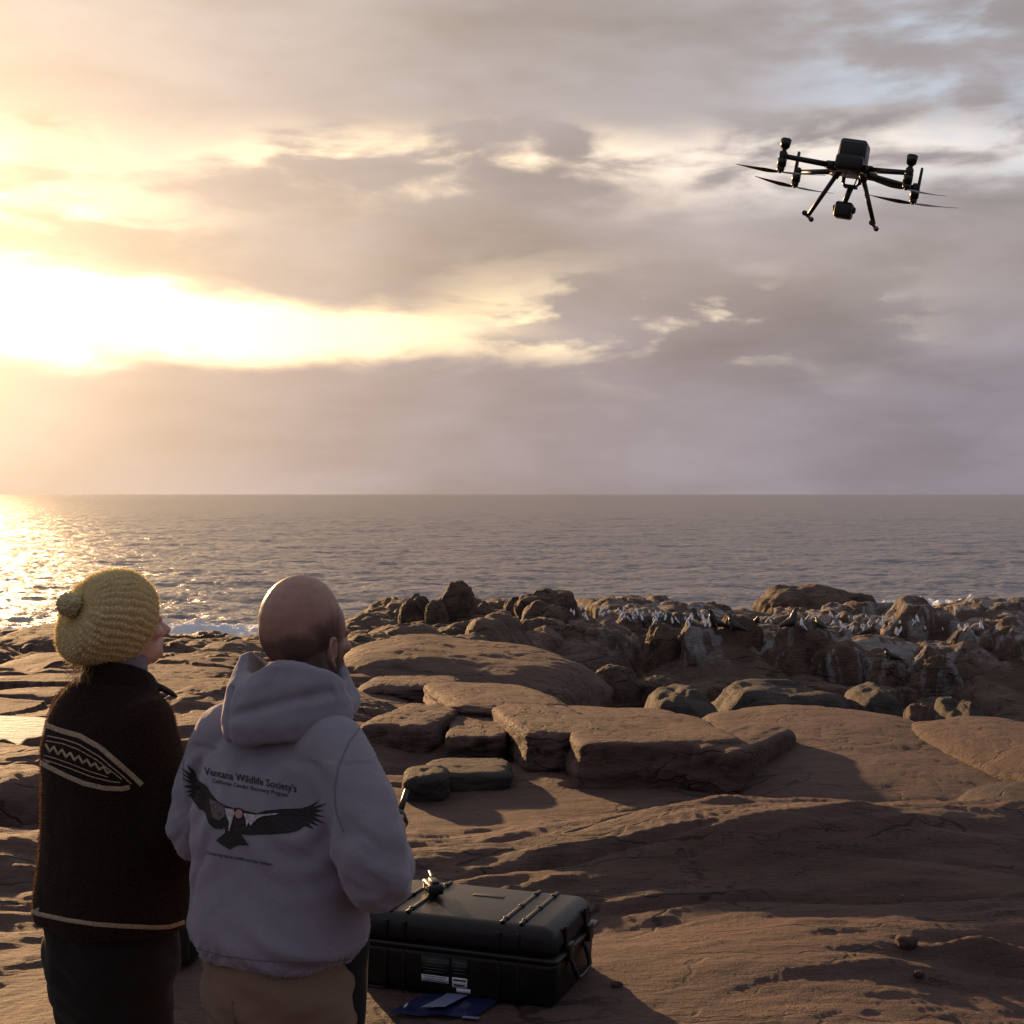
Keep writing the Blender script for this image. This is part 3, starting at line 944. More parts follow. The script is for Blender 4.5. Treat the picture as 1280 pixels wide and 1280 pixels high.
def cloth_material(name, color, scale=260, amt=0.22, bumpd=0.0014, sheen=0.3, rough=0.9, heather=0.0, wrinkle=0.0):
    m, g, b = new_mat(name)
    t = g.n('ShaderNodeTexCoord')
    O = t.outputs['Object']
    n1 = g.noise(O, scale, 3, 0.6)
    n2 = g.noise(O, 9, 4, 0.6)
    n3 = g.noise(g.vm('MULTIPLY', O, (1, 1, 3.0)), scale * 0.45, 3, 0.6)
    c = g.mix(g.ss(n1, 0.3, 0.7), tuple(q * (1 - amt) for q in color), tuple(min(1, q * (1 + amt)) for q in color))
    c = g.mix(g.ss(n2, 0.35, 0.7, 0, 0.25), c, tuple(q * 0.8 for q in color))
    if heather:
        c = g.mix(g.ss(n3, 0.52, 0.66, 0, heather), c, tuple(q * 0.5 for q in color))
    g.put(b.inputs['Base Color'], c)
    b.inputs['Roughness'].default_value = rough
    b.inputs['Specular IOR Level'].default_value = 0.2
    b.inputs['Sheen Weight'].default_value = sheen
    b.inputs['Sheen Roughness'].default_value = 0.45
    h = n1
    if wrinkle:
        h = g.m('ADD', n1, g.m('MULTIPLY', g.noise(O, 26, 3, 0.5, 0.6), wrinkle))
    bump(g, b, h, 0.6, bumpd)
    return m


M['skin_m'] = skin_material('skin of bald person', (0.36, 0.20, 0.145), (0.055, 0.034, 0.028))
M['skin_w'] = skin_material('skin of hatted person', (0.55, 0.33, 0.25), (0.3, 0.2, 0.1))
M['hoodie'] = cloth_material('grey marl fleece', (0.245, 0.225, 0.268), 700, 0.12, 0.0008, 0.3, heather=0.16, wrinkle=3.0)
M['khaki'] = cloth_material('khaki canvas', (0.20, 0.125, 0.088), 520, 0.15, 0.0008, 0.1, wrinkle=1.2)
M['sweater'] = cloth_material('dark brown wool', (0.013, 0.0075, 0.0055), 240, 0.35, 0.002, 0.05)
M['trousers'] = cloth_material('black cloth', (0.014, 0.011, 0.010), 500, 0.2, 0.0008, 0.06, wrinkle=1.0)
M['hat'] = cloth_material('mustard yellow wool', (0.54, 0.46, 0.255), 380, 0.25, 0.0015, 0.5)
M['cream'] = cloth_material('cream wool', (0.36, 0.27, 0.18), 300, 0.3, 0.002, 0.3)
M['shirt'] = cloth_material('grey-blue cotton', (0.16, 0.15, 0.19), 500, 0.2)
M['blond'] = simple('blond hair', (0.50, 0.33, 0.14), 0.45, noise_scale=200, noise_amt=0.3)
def fibre(name, color):
    m = bpy.data.materials.new(name); m.use_nodes = True
    t = m.node_tree; g = G(t)
    t.nodes.remove(t.nodes['Principled BSDF'])
    a = g.n('ShaderNodeBsdfDiffuse'); b = g.n('ShaderNodeBsdfTranslucent'); x = g.n('ShaderNodeMixShader')
    a.inputs[0].default_value = (*color, 1); b.inputs[0].default_value = (*color, 1)
    x.inputs[0].default_value = 0.6
    t.links.new(a.outputs[0], x.inputs[1]); t.links.new(b.outputs[0], x.inputs[2])
    t.links.new(x.outputs[0], t.nodes['Material Output'].inputs[0])
    return m
M['fib_y'] = fibre('yellow fibre', (0.75, 0.62, 0.32))
M['fib_b'] = fibre('brown fibre', (0.13, 0.066, 0.034))
M['fib_g'] = fibre('grey fibre', (0.42, 0.38, 0.38))
M['boot'] = simple('dark leather', (0.03, 0.022, 0.018), 0.5, noise_scale=60)
M['ink'] = simple('black print', (0.030, 0.025, 0.025), 0.8, spec=0.2, noise_scale=300, noise_amt=0.4)
M['ink_w'] = simple('white print', (0.42, 0.38, 0.39), 0.85, spec=0.2, noise_scale=160, noise_amt=0.35)
M['ink_g'] = simple('grey print', (0.12, 0.10, 0.10), 0.85, spec=0.2, noise_scale=160, noise_amt=0.4)
M['ink_p'] = simple('pink print', (0.40, 0.23, 0.20), 0.85, spec=0.2, noise_scale=200, noise_amt=0.2)
M['black'] = simple('black plastic', (0.006, 0.006, 0.0065), 0.42, noise_scale=700, noise_amt=0.25, bump_amt=0.15, bump_dist=0.0006)
M['case'] = simple('black moulded resin', (0.0045, 0.0042, 0.0045), 0.42, spec=0.25, noise_scale=600, noise_amt=0.3, bump_amt=0.25, bump_dist=0.0008)
def case_material():
    m, g, b = new_mat('black moulded resin')
    t = g.n('ShaderNodeTexCoord'); O = t.outputs['Object']
    n1 = g.noise(O, 600, 3, 0.6)
    dust = g.ss(g.noise(O, 14, 7, 0.7, 0.3), 0.52, 0.74, 0, 0.45)
    scr = g.ss(g.noise(g.vm('MULTIPLY', O, (6, 60, 20)), 4.0, 4, 0.7), 0.64, 0.70, 0, 0.5)
    c = g.mix(g.m('MAXIMUM', dust, scr), (0.0042, 0.0040, 0.0043), (0.022, 0.019, 0.017))
    g.put(b.inputs['Base Color'], c)
    g.put(b.inputs['Roughness'], g.m('ADD', 0.36, g.m('MULTIPLY', dust, 0.4)))
    b.inputs['Specular IOR Level'].default_value = 0.28
    bump(g, b, n1, 0.25, 0.0008)
    return m
M['case'] = case_material()
M['label'] = simple('white sticker', (0.52, 0.50, 0.56), 0.6, noise_scale=60, noise_amt=0.1)
M['steel'] = simple('dull steel', (0.3, 0.3, 0.3), 0.35, metal=1.0)
M['tan'] = simple('tan webbing', (0.30, 0.19, 0.11), 0.8, noise_scale=300)


def walls(me, solid_mat, thick=0.0):
    pass


def project(bvh, origin, direction, off=0.0016):
    h = bvh.ray_cast(Vector(origin), Vector(direction).normalized())
    if h[0] is None:
        return None
    return h[0] + h[1] * off * (1 if h[1].dot(Vector(direction)) < 0 else -1)


def decal(name, tris2d, mapper, mat, parent, sub=2):
    """flat shape (list of 2-D triangles) subdivided and laid on a surface by mapper(s, t)"""
    bm = bmesh.new()
    cache = {}
    for tri in tris2d:
        vs = []
        for p in tri:
            k = (round(p[0], 5), round(p[1], 5))
            if k not in cache: cache[k] = bm.verts.new((p[0], p[1], 0))
            vs.append(cache[k])
        if len(set(vs)) == 3:
            try: bm.faces.new(vs)
            except ValueError: pass
    for _ in range(sub):
        bmesh.ops.subdivide_edges(bm, edges=bm.edges[:], cuts=1, use_grid_fill=True)
    bad = []
    for v in bm.verts:
        q = mapper(v.co.x, v.co.y)
        if q is None: bad.append(v)
        else: v.co = q
    bmesh.ops.delete(bm, geom=bad, context='VERTS')
    me = bpy.data.meshes.new(name); bm.to_mesh(me); bm.free()
    return link(name, me, mat, parent)


def poly_tris(pts):
    t = tessellate_polygon([[Vector((p[0], p[1], 0)) for p in pts]])
    return [[pts[i] for i in tri] for tri in t]


def text_tris(body, width, x0, y0, shear=0.0, slope=0.0):
    cu = bpy.data.curves.new('t', 'FONT'); cu.body = body; cu.size = 1.0; cu.resolution_u = 2; cu.shear = shear; cu.offset = 0.012
    o = bpy.data.objects.new('t', cu); col.objects.link(o)
    me = bpy.data.meshes.new_from_object(o.evaluated_get(bpy.context.evaluated_depsgraph_get()))
    P = co(me); me.calc_loop_triangles()
    k = width / (P[:, 0].max() - P[:, 0].min())
    X_ = x0 + (P[:, 0] - P[:, 0].min()) * k; Y_ = y0 + P[:, 1] * k * 1.18 + (X_ - x0) * slope
    tr = [[(X_[i], Y_[i]) for i in t.vertices] for t in me.loop_triangles]
    bpy.data.objects.remove(o); bpy.data.curves.remove(cu); bpy.data.meshes.remove(me)
    return tr


# ================================================================== person in the grey hoodie
MAN = Vector((-0.495, 3.0, 0.0)); MAN_YAW = R(-35)
MAN.z = H(MAN.x, MAN.y) - 0.005
ZM = -MAN.z                      # local height of world zero
ARM_M = {1: [(0.165, -0.005, 1.37 + ZM), (0.285, -0.015, 1.14 + ZM), (0.085, 0.215, 1.125 + ZM)],
         -1: [(-0.165, -0.005, 1.37 + ZM), (-0.245, 0.01, 1.14 + ZM), (-0.085, 0.215, 1.125 + ZM)]}
s = Sh()
body_shapes(s, {'k': 1.0, 'arm': ARM_M})
HP, HR = head_shapes(s, 1.730 + ZM, R(2), R(8), (0.030, 0.055), w=0.077, ln=0.099)
for q in (-1, 1):
    hand(s, ARM_M[q][2], (-q * 0.05, 1, 0.05), (-q, 0.05, -0.1), (0, 0.2, 1), (0.45, 0.75, 0.6))
me = s.fuse('person', 0.0048, 5)
P = co(me)
L = (P - np.array(HP)) @ np.array(HR)           # head space
line = 0.114 + 0.02 * np.clip((L[:, 1] - 0.0) / 0.1, -1, 1) + 0.012 * fbm(L[:, 0] * 30, L[:, 1] * 30, L[:, 2] * 30, 3)
hairm = sstep(line - L[:, 2], -0.012, 0.030) * sstep(0.060 - L[:, 1], 0, 0.03) * sstep(L[:, 2], -0.055, -0.02) * 0.9
ear = (np.abs(L[:, 0]) > 0.0768) & (L[:, 2] < 0.075) & (L[:, 1] > -0.045)
hairm[ear] *= 0.12
beard = sstep(0.012 + 0.3 * np.clip(0.03 - L[:, 1], 0, 0.1) - L[:, 2], -0.005, 0.016) * sstep(L[:, 1], 0.005, 0.03) * sstep(L[:, 2], -0.06, -0.045)
attr(me, 'stubble', np.clip(np.maximum(hairm, beard * 0.95), 0, 1))
man = link('person', me, M['skin_m'])
man.location = MAN; man.rotation_euler = (0, 0, MAN_YAW)
tag(man, 'bald person in grey hooded sweatshirt and khaki trousers looking up at the drone', 'person')
# eyes are children of the body
for q in (-1, 1):
    e = Sh(); e.ell(HP + HR @ Vector((q * 0.031, 0.0895, 0.046)), (0.0085, 0.0075, 0.0065))
    m2 = bpy.data.meshes.new('eye'); m2.from_pydata(e.v, [], e.f); m2.update()
    link('eye', m2, M['ink_w'], man)

# hoodie
s = Sh()
s.rings_z([(0.922 + ZM, 0, 0.0, 0.168, 0.136), (0.945 + ZM, 0, 0, 0.188, 0.150), (0.975 + ZM, 0, 0, 0.200, 0.160), (1.03 + ZM, 0, 0, 0.200, 0.156), (1.1 + ZM, 0, 0, 0.202, 0.150),
           (1.2 + ZM, 0, -0.005, 0.208, 0.146), (1.30 + ZM, 0.005, 0.0, 0.206, 0.132), (1.355 + ZM, 0.01, 0.008, 0.190, 0.113), (1.40 + ZM, 0.018, 0.018, 0.142, 0.092), (1.44 + ZM, 0.024, 0.03, 0.092, 0.078)], ex=2.5)
for q in (-1, 1):
    a, b, c_ = (Vector(p) for p in ARM_M[q])
    s.tube([a + Vector((-q * 0.03, 0, 0.0)), a * 0.6 + b * 0.4 + Vector((q * 0.012, 0, 0)), b, b * 0.5 + c_ * 0.5 + Vector((q * 0.01, 0, -0.008)), c_], [0.082, 0.078, 0.072, 0.068, 0.042], n=22)
me = s.fuse('hoodie', 0.0055, 9)
P = co(me); Nn = nor(me)
z = P[:, 2] - ZM
disp = np.zeros(len(P))
tors = (np.abs(P[:, 0]) < 0.215) & (np.abs(P[:, 1]) < 0.175)
f1 = fbm(P[:, 0] * 3.5 + 1, P[:, 1] * 3.5, P[:, 2] * 2.2 + 0.55 * P[:, 0] * 8, 3)
f2 = fbm(P[:, 0] * 7 + 7, P[:, 1] * 7, P[:, 2] * 12 + 10 * np.abs(P[:, 0]), 3)
disp += 0.011 * f1 + 0.0045 * f2 * sstep(1.05 - z, -0.1, 0.15)
# pull folds from armpits and around the elbows
for q in (-1, 1):
    a, b, c_ = (np.array(p) for p in ARM_M[q])
    dA_ = np.linalg.norm(P - (a + np.array([-q * 0.03, -0.05, -0.10])), axis=1)
    disp += -0.012 * np.exp(-(dA_ / 0.07) ** 2)
    disp += 0.006 * np.sin(dA_ * 110 + 3 * f1) * np.exp(-(dA_ / 0.15) ** 2) * (z < 1.36)
    dE = np.linalg.norm(P - b, axis=1)
    disp += 0.0065 * np.sin((P[:, 2] * 60 + P[:, 1] * 45) + 2.5 * f2) * np.exp(-(dE / 0.12) ** 2)
# diagonal sag folds toward the hem on the seen side
disp += 0.010 * np.exp(-(((z - 1.03 + 0.55 * (P[:, 0] - 0.05)) / 0.022) ** 2)) * sstep(P[:, 0], -0.02, 0.16) * (P[:, 1] < 0.05)
disp += 0.008 * np.exp(-(((z - 0.965 + 0.35 * (P[:, 0] - 0.02)) / 0.018) ** 2)) * sstep(P[:, 0], -0.08, 0.10) * (P[:, 1] < 0.05)
disp += -0.006 * np.exp(-(((P[:, 0] + 0.10 + 0.05 * np.sin(z * 14)) / 0.012) ** 2)) * sstep(1.25 - z, 0, 0.2) * (P[:, 1] < 0)
# ribbed waistband
disp += 0.0022 * np.sin(np.arctan2(P[:, 1], P[:, 0]) * 150) * (z < 0.955)
P = P + Nn * disp[:, None]
setco(me, P)
fuzz(man, me, 9000, 0.0032, M['fib_g'], 12, 'fleece_fuzz', keep=lambda p: ~((p[:, 1] < -0.05) & (np.abs(p[:, 0]) < 0.23) & (p[:, 2] > 1.12) & (p[:, 2] < 1.38)))
hoodie = link('hoodie', me, M['hoodie'], man)
bv = BVHTree.FromPolygons([Vector(p) for p in P], [tuple(p.vertices) for p in me.polygons])

# hood lying folded on the shoulders
nphi, prof = 96, []
rings = []
for j in range(nphi):
    ph = 2 * math.pi * j / nphi               # 0 = front (+y)
    back = (1 - math.cos(ph)) / 2             # 1 at the back
    b2 = back ** 1.6
    lift = 0.012 * math.sin(3 * ph + 0.7) + 0.008 * math.sin(5 * ph)
    rim = 1.515 + 0.033 * back + lift + 0.018 * math.exp(-((ph - 4.05) / 0.35) ** 2)
    # profile from inside the neck over the rim and down the outside
    pr = [(0.066, 1.40), (0.070, 1.46), (0.078 + 0.012 * back, rim - 0.02), (0.092 + 0.018 * back, rim), (0.112 + 0.028 * back, rim - 0.008),
          (0.126 + 0.036 * b2, rim - 0.040), (0.134 + 0.042 * b2, 1.475 - 0.010 * b2), (0.138 + 0.044 * b2, 1.452 - 0.026 * b2), (0.132 + 0.042 * b2, 1.432 - 0.042 * b2), (0.105 + 0.030 * b2, 1.420 - 0.040 * b2), (0.08, 1.40)]
    ring = []
    for (r0, z0) in pr:
        pinch = 1.0 + 0.06 * math.sin(2 * ph + 0.6) + 0.035 * math.sin(4 * ph + 1.0)
        ring.append((0.026 + math.sin(ph) * r0 * 0.95 * pinch, math.cos(ph) * r0 * 0.84 * pinch + 0.034 - 0.012 * b2, z0 + ZM))
    rings.append(ring)
V = np.array(rings); npf = V.shape[1]
Fq = []
for j in range(nphi):
    for i in range(npf):
        a = j * npf + i; b = j * npf + (i + 1) % npf
        c2 = ((j + 1) % nphi) * npf + (i + 1) % npf; d2 = ((j + 1) % nphi) * npf + i
        Fq.append((a, b, c2, d2))
me = bpy.data.meshes.new('t'); me.from_pydata([tuple(v) for v in V.reshape(-1, 3)], [], Fq); me.update()
sh = Sh(); sh.v = [tuple(v) for v in V.reshape(-1, 3)]; sh.f = Fq
me = sh.fuse('hood', 0.0055, 6)
P = co(me); Nn = nor(me)
f1 = fbm(P[:, 0] * 9, P[:, 1] * 9, P[:, 2] * 7, 3)
z = P[:, 2] - ZM
ang_ = np.arctan2(P[:, 0], P[:, 1])
cre = -0.010 * np.exp(-((z - 1.448 - 0.30 * (P[:, 0] - 0.01)) / 0.012) ** 2) * (P[:, 1] < 0.0) * sstep(P[:, 0], -0.03, 0.05)
cre += -0.010 * np.exp(-((P[:, 0] + 0.025 + 0.25 * (z - 1.45)) / 0.010) ** 2) * (P[:, 1] < -0.04) * (z < 1.50)
P = P + Nn * (0.010 * f1 + cre)[:, None]
setco(me, P)
link('hood', me, M['hoodie'], man)

# print on the back, laid on the cloth where the photograph shows it
Mi = (Matrix.Translation(MAN) @ Matrix.Rotation(MAN_YAW, 4, 'Z')).inverted()
cam_m = Mi @ Vector((0, 0, CAMZ))
def sight(off):
    def f(u, v):
        d_ = (Mi @ px(u, v, 2.9) - cam_m).normalized()
        h = bv.ray_cast(cam_m, d_)
        if h[0] is None: return None
        return h[0] + h[1] * off
    return f


def zoomed(pts):
    """points read off the enlarged print -> metres on the back"""
    return [(a / 6.4 + 220, b / 6.4 + 940) for (a, b) in pts]


back_map = sight(0.0018)
bird = [(90, 95), (150, 150), (175, 220), (250, 275), (290, 340), (340, 395), (400, 430), (470, 448), (512, 446), (560, 470), (650, 490), (720, 468), (850, 455), (1000, 450), (1070, 430),
        (1160, 380), (1095, 438), (1215, 408), (1110, 460), (1190, 462), (1105, 488), (1200, 520), (1100, 512), (1205, 575), (1085, 540), (1145, 592), (1060, 565), (1100, 615), (1030, 592),
        (980, 630), (900, 650), (800, 655), (690, 660), (600, 665), (545, 662), (520, 652), (585, 745), (500, 742), (430, 780), (370, 742), (325, 705), (398, 645), (392, 600), (370, 615), (310, 610), (265, 570), (240, 490),
        (215, 462), (190, 455), (150, 400), (120, 352), (92, 352), (130, 322), (75, 320), (130, 296), (62, 272), (130, 258), (50, 210), (122, 226), (45, 165), (112, 196), (40, 125), (125, 172)]
decal('condor_print', poly_tris(zoomed(bird)), back_map, M['ink'], man, 4)
up_map = sight(0.0036)
decal('wing_patch', poly_tris(zoomed([(275, 375), (340, 402), (398, 440), (395, 520), (345, 548), (300, 520)])), up_map, M['ink_g'], man, 4)
decal('neck_patch', poly_tris(zoomed([(398, 450), (470, 455), (480, 485), (455, 560), (436, 632), (425, 632), (432, 560), (410, 520)])), up_map, M['ink_w'], man, 4)
decal('wing_patch', poly_tris(zoomed([(548, 490), (640, 500), (830, 490), (800, 502), (700, 512), (655, 535), (600, 590), (588, 560), (570, 597), (565, 540)])), up_map, M['ink_w'], man, 4)
hd = [(512 + 30 * math.cos(t), 495 + 36 * math.sin(t)) for t in np.linspace(0, 6.283, 16, endpoint=False)]
decal('head_patch', poly_tris(zoomed(hd)), up_map, M['ink_p'], man, 3)
def lettering(txt, a, b, shear=0.0, drop=0.0):
    tr_ = text_tris(txt, b[0] - a[0], 0.0, 0.0, shear)
    k_ = (b[1] - a[1]) / (b[0] - a[0])
    decal('lettering', [[(a[0] + p[0], a[1] + p[0] * k_ - p[1]) for p in t] for t in tr_], back_map, M['ink'], man, 0)
lettering("Ventana Wildlife Society's", (256, 968), (371, 990))
lettering('California Condor Recovery Program', (266, 978), (360, 996), 0.25)
lettering('Conserving native wildlife and their habitats', (258, 1067), (340, 1082), 0.25)

# trousers
def trousers(parent, mat, k, zm, top, wid, dep, leg):
    s = Sh()
    s.rings_z([(top - 0.30, 0, 0, wid * 0.80, dep * 0.60), (top - 0.22, 0, 0, wid * 0.93, dep * 0.86), (top - 0.12, 0, 0, wid * 1.0, dep * 1.03), (top, 0, 0, wid * 0.94, dep * 0.96)], ex=2.5)
    for q in (-1, 1):
        s.tube([(q * wid * 0.50, 0, top - 0.14), (q * wid * 0.53, 0.01, top - 0.42), (q * wid * 0.56, -0.01, 0.07)], [leg * 1.08, leg * 0.92, leg * 0.70], n=22)
    me = s.fuse('trousers', 0.007, 6)
    P = co(me); Nn = nor(me)
    d = 0.008 * fbm(P[:, 0] * 6, P[:, 1] * 6, P[:, 2] * 9, 3) + 0.006 * np.sin(P[:, 2] * 70 + 4 * P[:, 0] * 10 + 3 * fbm(P[:, 0] * 5, P[:, 1] * 5, P[:, 2] * 3, 2)) * sstep(P[:, 2], top - 0.35, top - 0.12) * 0.5
    setco(me, P + Nn * d[:, None])
    return link('trousers', me, mat, parent), me


tr, tme = trousers(man, M['khaki'], 1, ZM, 0.965 + ZM, 0.170, 0.134, 0.094)
bt = BVHTree.FromPolygons([Vector(p) for p in co(tme)], [tuple(p.vertices) for p in tme.polygons])
def strip(parent, name, mat, bvh, pts, width, off, cast, sub=6):
    """narrow ribbon laid on a surface; cast(p) -> surface point"""
    L_, Rr = [], []
    Q = []
    for i in range(len(pts) - 1):
        for t in range(sub):
            k_ = t / sub
            Q.append((pts[i][0] * (1 - k_) + pts[i + 1][0] * k_, pts[i][1] * (1 - k_) + pts[i + 1][1] * k_))
    Q.append(pts[-1])
    vs, fs = [], []
    rows = 3
    for i, q in enumerate(Q):
        a = Q[max(i - 1, 0)]; b = Q[min(i + 1, len(Q) - 1)]
        dx, dy = b[0] - a[0], b[1] - a[1]; L0 = math.hypot(dx, dy) or 1
        for r0 in range(rows):
            o_ = (r0 / (rows - 1) - 0.5) * width
            vs.append(cast(q[0] - dy / L0 * o_, q[1] + dx / L0 * o_, off + (0.0012 if r0 == 1 else 0)))
    n = rows
    for i in range(len(Q) - 1):
        for r0 in range(rows - 1):
            f = [i * n + r0, i * n + r0 + 1, (i + 1) * n + r0 + 1, (i + 1) * n + r0]
            if all(vs[j] is not None for j in f): fs.append(f)
    used_ = sorted({j for f in fs for j in f}); mp__ = {j: i for i, j in enumerate(used_)}
    me = bpy.data.meshes.new(name); me.from_pydata([vs[j] for j in used_], [], [[mp__[j] for j in f] for f in fs]); me.update()
    me.polygons.foreach_set('use_smooth', np.ones(len(me.polygons), dtype=bool))
    return link(name, me, mat, parent)
M['hoodie_seam'] = simple('fleece seam', (0.155, 0.14, 0.16), 0.9)
hb = lambda a, b, o: sight(o)(a, b)
for pts in ([(455, 902), (436, 928), (424, 955), (418, 985), (420, 1015), (430, 1040)], [(240, 893), (232, 912), (229, 940), (230, 975)]):
    strip(man, 'armhole_seam', M['hoodie_seam'], bv, pts, 2.0, 0.0006, hb)
strip(man, 'waistband_seam', M['hoodie_seam'], bv, [(246, 1185), (275, 1194), (320, 1200), (370, 1203), (420, 1202), (455, 1196)], 2.0, 0.0006, hb)
cb = lambda a, b, o: project(bt, (a, -0.6, b), (0, 1, 0), o)
M['khaki_seam'] = simple('khaki seam', (0.15, 0.098, 0.07), 0.9)
strip(man, 'back_seam', M['khaki_seam'], bt, [(0.0, 0.86 + ZM), (0.0, 0.62 + ZM)], 0.006, 0.002, cb)
for q in (-1, 1):
    strip(man, 'pocket', M['khaki_seam'], bt, [(q * 0.045, 0.80 + ZM), (q * 0.125, 0.815 + ZM), (q * 0.13, 0.66 + ZM), (q * 0.05, 0.65 + ZM), (q * 0.045, 0.80 + ZM)], 0.005, 0.002, cb)
def boots(parent, wid, mat):
    for q in (-1, 1):
        s = Sh()
        s.tube([(q * wid * 0.56, -0.02, 0.13), (q * wid * 0.56, -0.015, 0.06)], [0.052, 0.052])
        s.tube([(q * wid * 0.56, -0.035, 0.045), (q * wid * 0.58, 0.06, 0.045), (q * wid * 0.62, 0.15, 0.038)], [0.043, 0.046, 0.036])
        link('boot', s.fuse('boot', 0.008, 4), mat, parent)
boots(man, 0.172, M['boot'])

# flying controller in his hands
def rbox(sx, sy, sz, bev=0.01, seg=3, name='box'):
    bm = bmesh.new(); bmesh.ops.create_cube(bm, size=1.0)
    for v in bm.verts: v.co = Vector((v.co.x * sx, v.co.y * sy, v.co.z * sz))
    if bev: bmesh.ops.bevel(bm, geom=bm.edges[:] + bm.verts[:], offset=bev, segments=seg, affect='EDGES', profile=0.5)
    me = bpy.data.meshes.new(name); bm.to_mesh(me); bm.free()
    me.polygons.foreach_set('use_smooth', np.ones(len(me.polygons), dtype=bool))
    return me


def cyl(r1, r2, h, n=20, name='cyl', bev=0.0):
    bm = bmesh.new(); bmesh.ops.create_cone(bm, cap_ends=True, segments=n, radius1=r1, radius2=r2, depth=h)
    if bev: bmesh.ops.bevel(bm, geom=[e for e in bm.edges if len(e.link_faces) == 2 and any(len(f.verts) > 4 for f in e.link_faces)], offset=bev, segments=2, affect='EDGES')
    me = bpy.data.meshes.new(name); bm.to_mesh(me); bm.free()
    for p in me.polygons: p.use_smooth = len(p.vertices) == 4
    return me


def rod(name, a, b, r1, r2, mat, parent, n=14):
    a, b = Vector(a), Vector(b)
    o = link(name, cyl(r1, r2, (b - a).length, n), mat, parent)
    o.location = (a + b) / 2
    o.rotation_euler = (b - a).to_track_quat('Z', 'Y').to_euler()
    return o


def part(name, me, loc, mat, parent, rot=(0, 0, 0)):
    o = link(name, me, mat, parent); o.location = loc; o.rotation_euler = rot
    return o


Rz = Matrix.Rotation(MAN_YAW, 4, 'Z')
ctl = empty('remote_controller', MAN + (Rz @ Vector((0, 0.30, 1.135 + ZM))), MAN_YAW)
tag(ctl, 'black remote controller with two sticks held in the hooded person\'s hands', 'controller')
part('body', rbox(0.150, 0.10, 0.05, 0.015), (0, 0, 0), M['black'], ctl, (0.5, 0, 0))
part('screen', rbox(0.085, 0.075, 0.004, 0.002), (0, -0.012, 0.028), simple('dark screen', (0.02, 0.025, 0.03), 0.1), ctl, (0.5, 0, 0))
for q in (-1, 1):
    rod('stick', (q * 0.06, 0.005, 0.02), (q * 0.06, 0.0, 0.055), 0.004, 0.006, M['black'], ctl)
    rod('antenna', (q * 0.04, 0.05, 0.02), (q * 0.03, 0.09, 0.07), 0.008, 0.006, M['black'], ctl)

# pouch hanging at his side
pc = Rz @ Vector((0.140, 0.070, 0.93 + ZM))
pouch = empty('hip_pouch', MAN + pc, MAN_YAW)
tag(pouch, 'flat black pouch with tan edging hanging at the hooded person\'s hip', 'pouch')
hn = Sh(); hn.ell((0, 0, 0.03), (0.024, 0.055, 0.12)); hn.ell((0, 0.0, -0.10), (0.022, 0.044, 0.13))
link('bag', hn.fuse('bag', 0.006, 3), M['trousers'], pouch)
th = np.linspace(0, 2 * math.pi, 33)
hn = Sh(); hn.tube([(0.0, (0.056 if math.sin(t) > 0 else 0.050) * math.cos(t), -0.03 + 0.185 * math.sin(t)) for t in th], [0.0035] * 33, n=8, sub=2)
link('edging', hn.fuse('edging', 0.0025, 1), M['tan'], pouch)
part('strap', rbox(0.006, 0.03, 0.10, 0.002), (-0.006, 0, 0.18), M['tan'], pouch)

# ================================================================== person in the yellow hat
WOM = Vector((-0.952, 3.35, 0.0)); WYAW = R(-38)
WOM.z = H(WOM.x, WOM.y) - 0.005
ZW = -WOM.z
ARM_W = {1: [(0.135, 0.0, 1.37 + ZW), (0.185, 0.02, 1.10 + ZW), (0.075, 0.20, 1.02 + ZW)],
         -1: [(-0.135, 0.0, 1.37 + ZW), (-0.175, 0.03, 1.10 + ZW), (-0.075, 0.20, 1.02 + ZW)]}
s = Sh()
body_shapes(s, {'k': 0.97, 'arm': ARM_W})
HPw, HRw = head_shapes(s, 1.728 + ZW, R(-14), R(10), (0, 0.03), w=0.072, ln=0.094)
for q in (-1, 1):
    hand(s, ARM_W[q][2], (-q * 0.75, 0.7, -0.1), (-q * 0.3, -0.8, -0.1), (0, 0.1, 1), (0.3, 0.45, 0.35), 0.88)
me = s.fuse('person', 0.0048, 5)
P = co(me)
L = (P - np.array(HPw)) @ np.array(HRw)
w_ = sstep(L[:, 2], 0.05, 0.10) * sstep(0.06 - L[:, 1], 0, 0.03)
L2 = np.array([0, -0.01, 0.07]) + (L - np.array([0, -0.01, 0.07])) * (1 - 0.22 * w_)[:, None]
setco(me, L2 @ np.array(HRw).T + np.array(HPw))
attr(me, 'stubble', np.zeros(len(me.vertices)))
wom = link('person', me, M['skin_w'])
wom.location = WOM; wom.rotation_euler = (0, 0, WYAW)
tag(wom, 'person in a yellow knitted hat and dark patterned sweater gazing up', 'person')
for q in (-1, 1):
    e = Sh(); e.ell(HPw + HRw @ Vector((q * 0.031, 0.0895, 0.046)), (0.0085, 0.0075, 0.0065))
    m2 = bpy.data.meshes.new('eye'); m2.from_pydata(e.v, [], e.f); m2.update()
    link('eye', m2, M['ink_w'], wom)

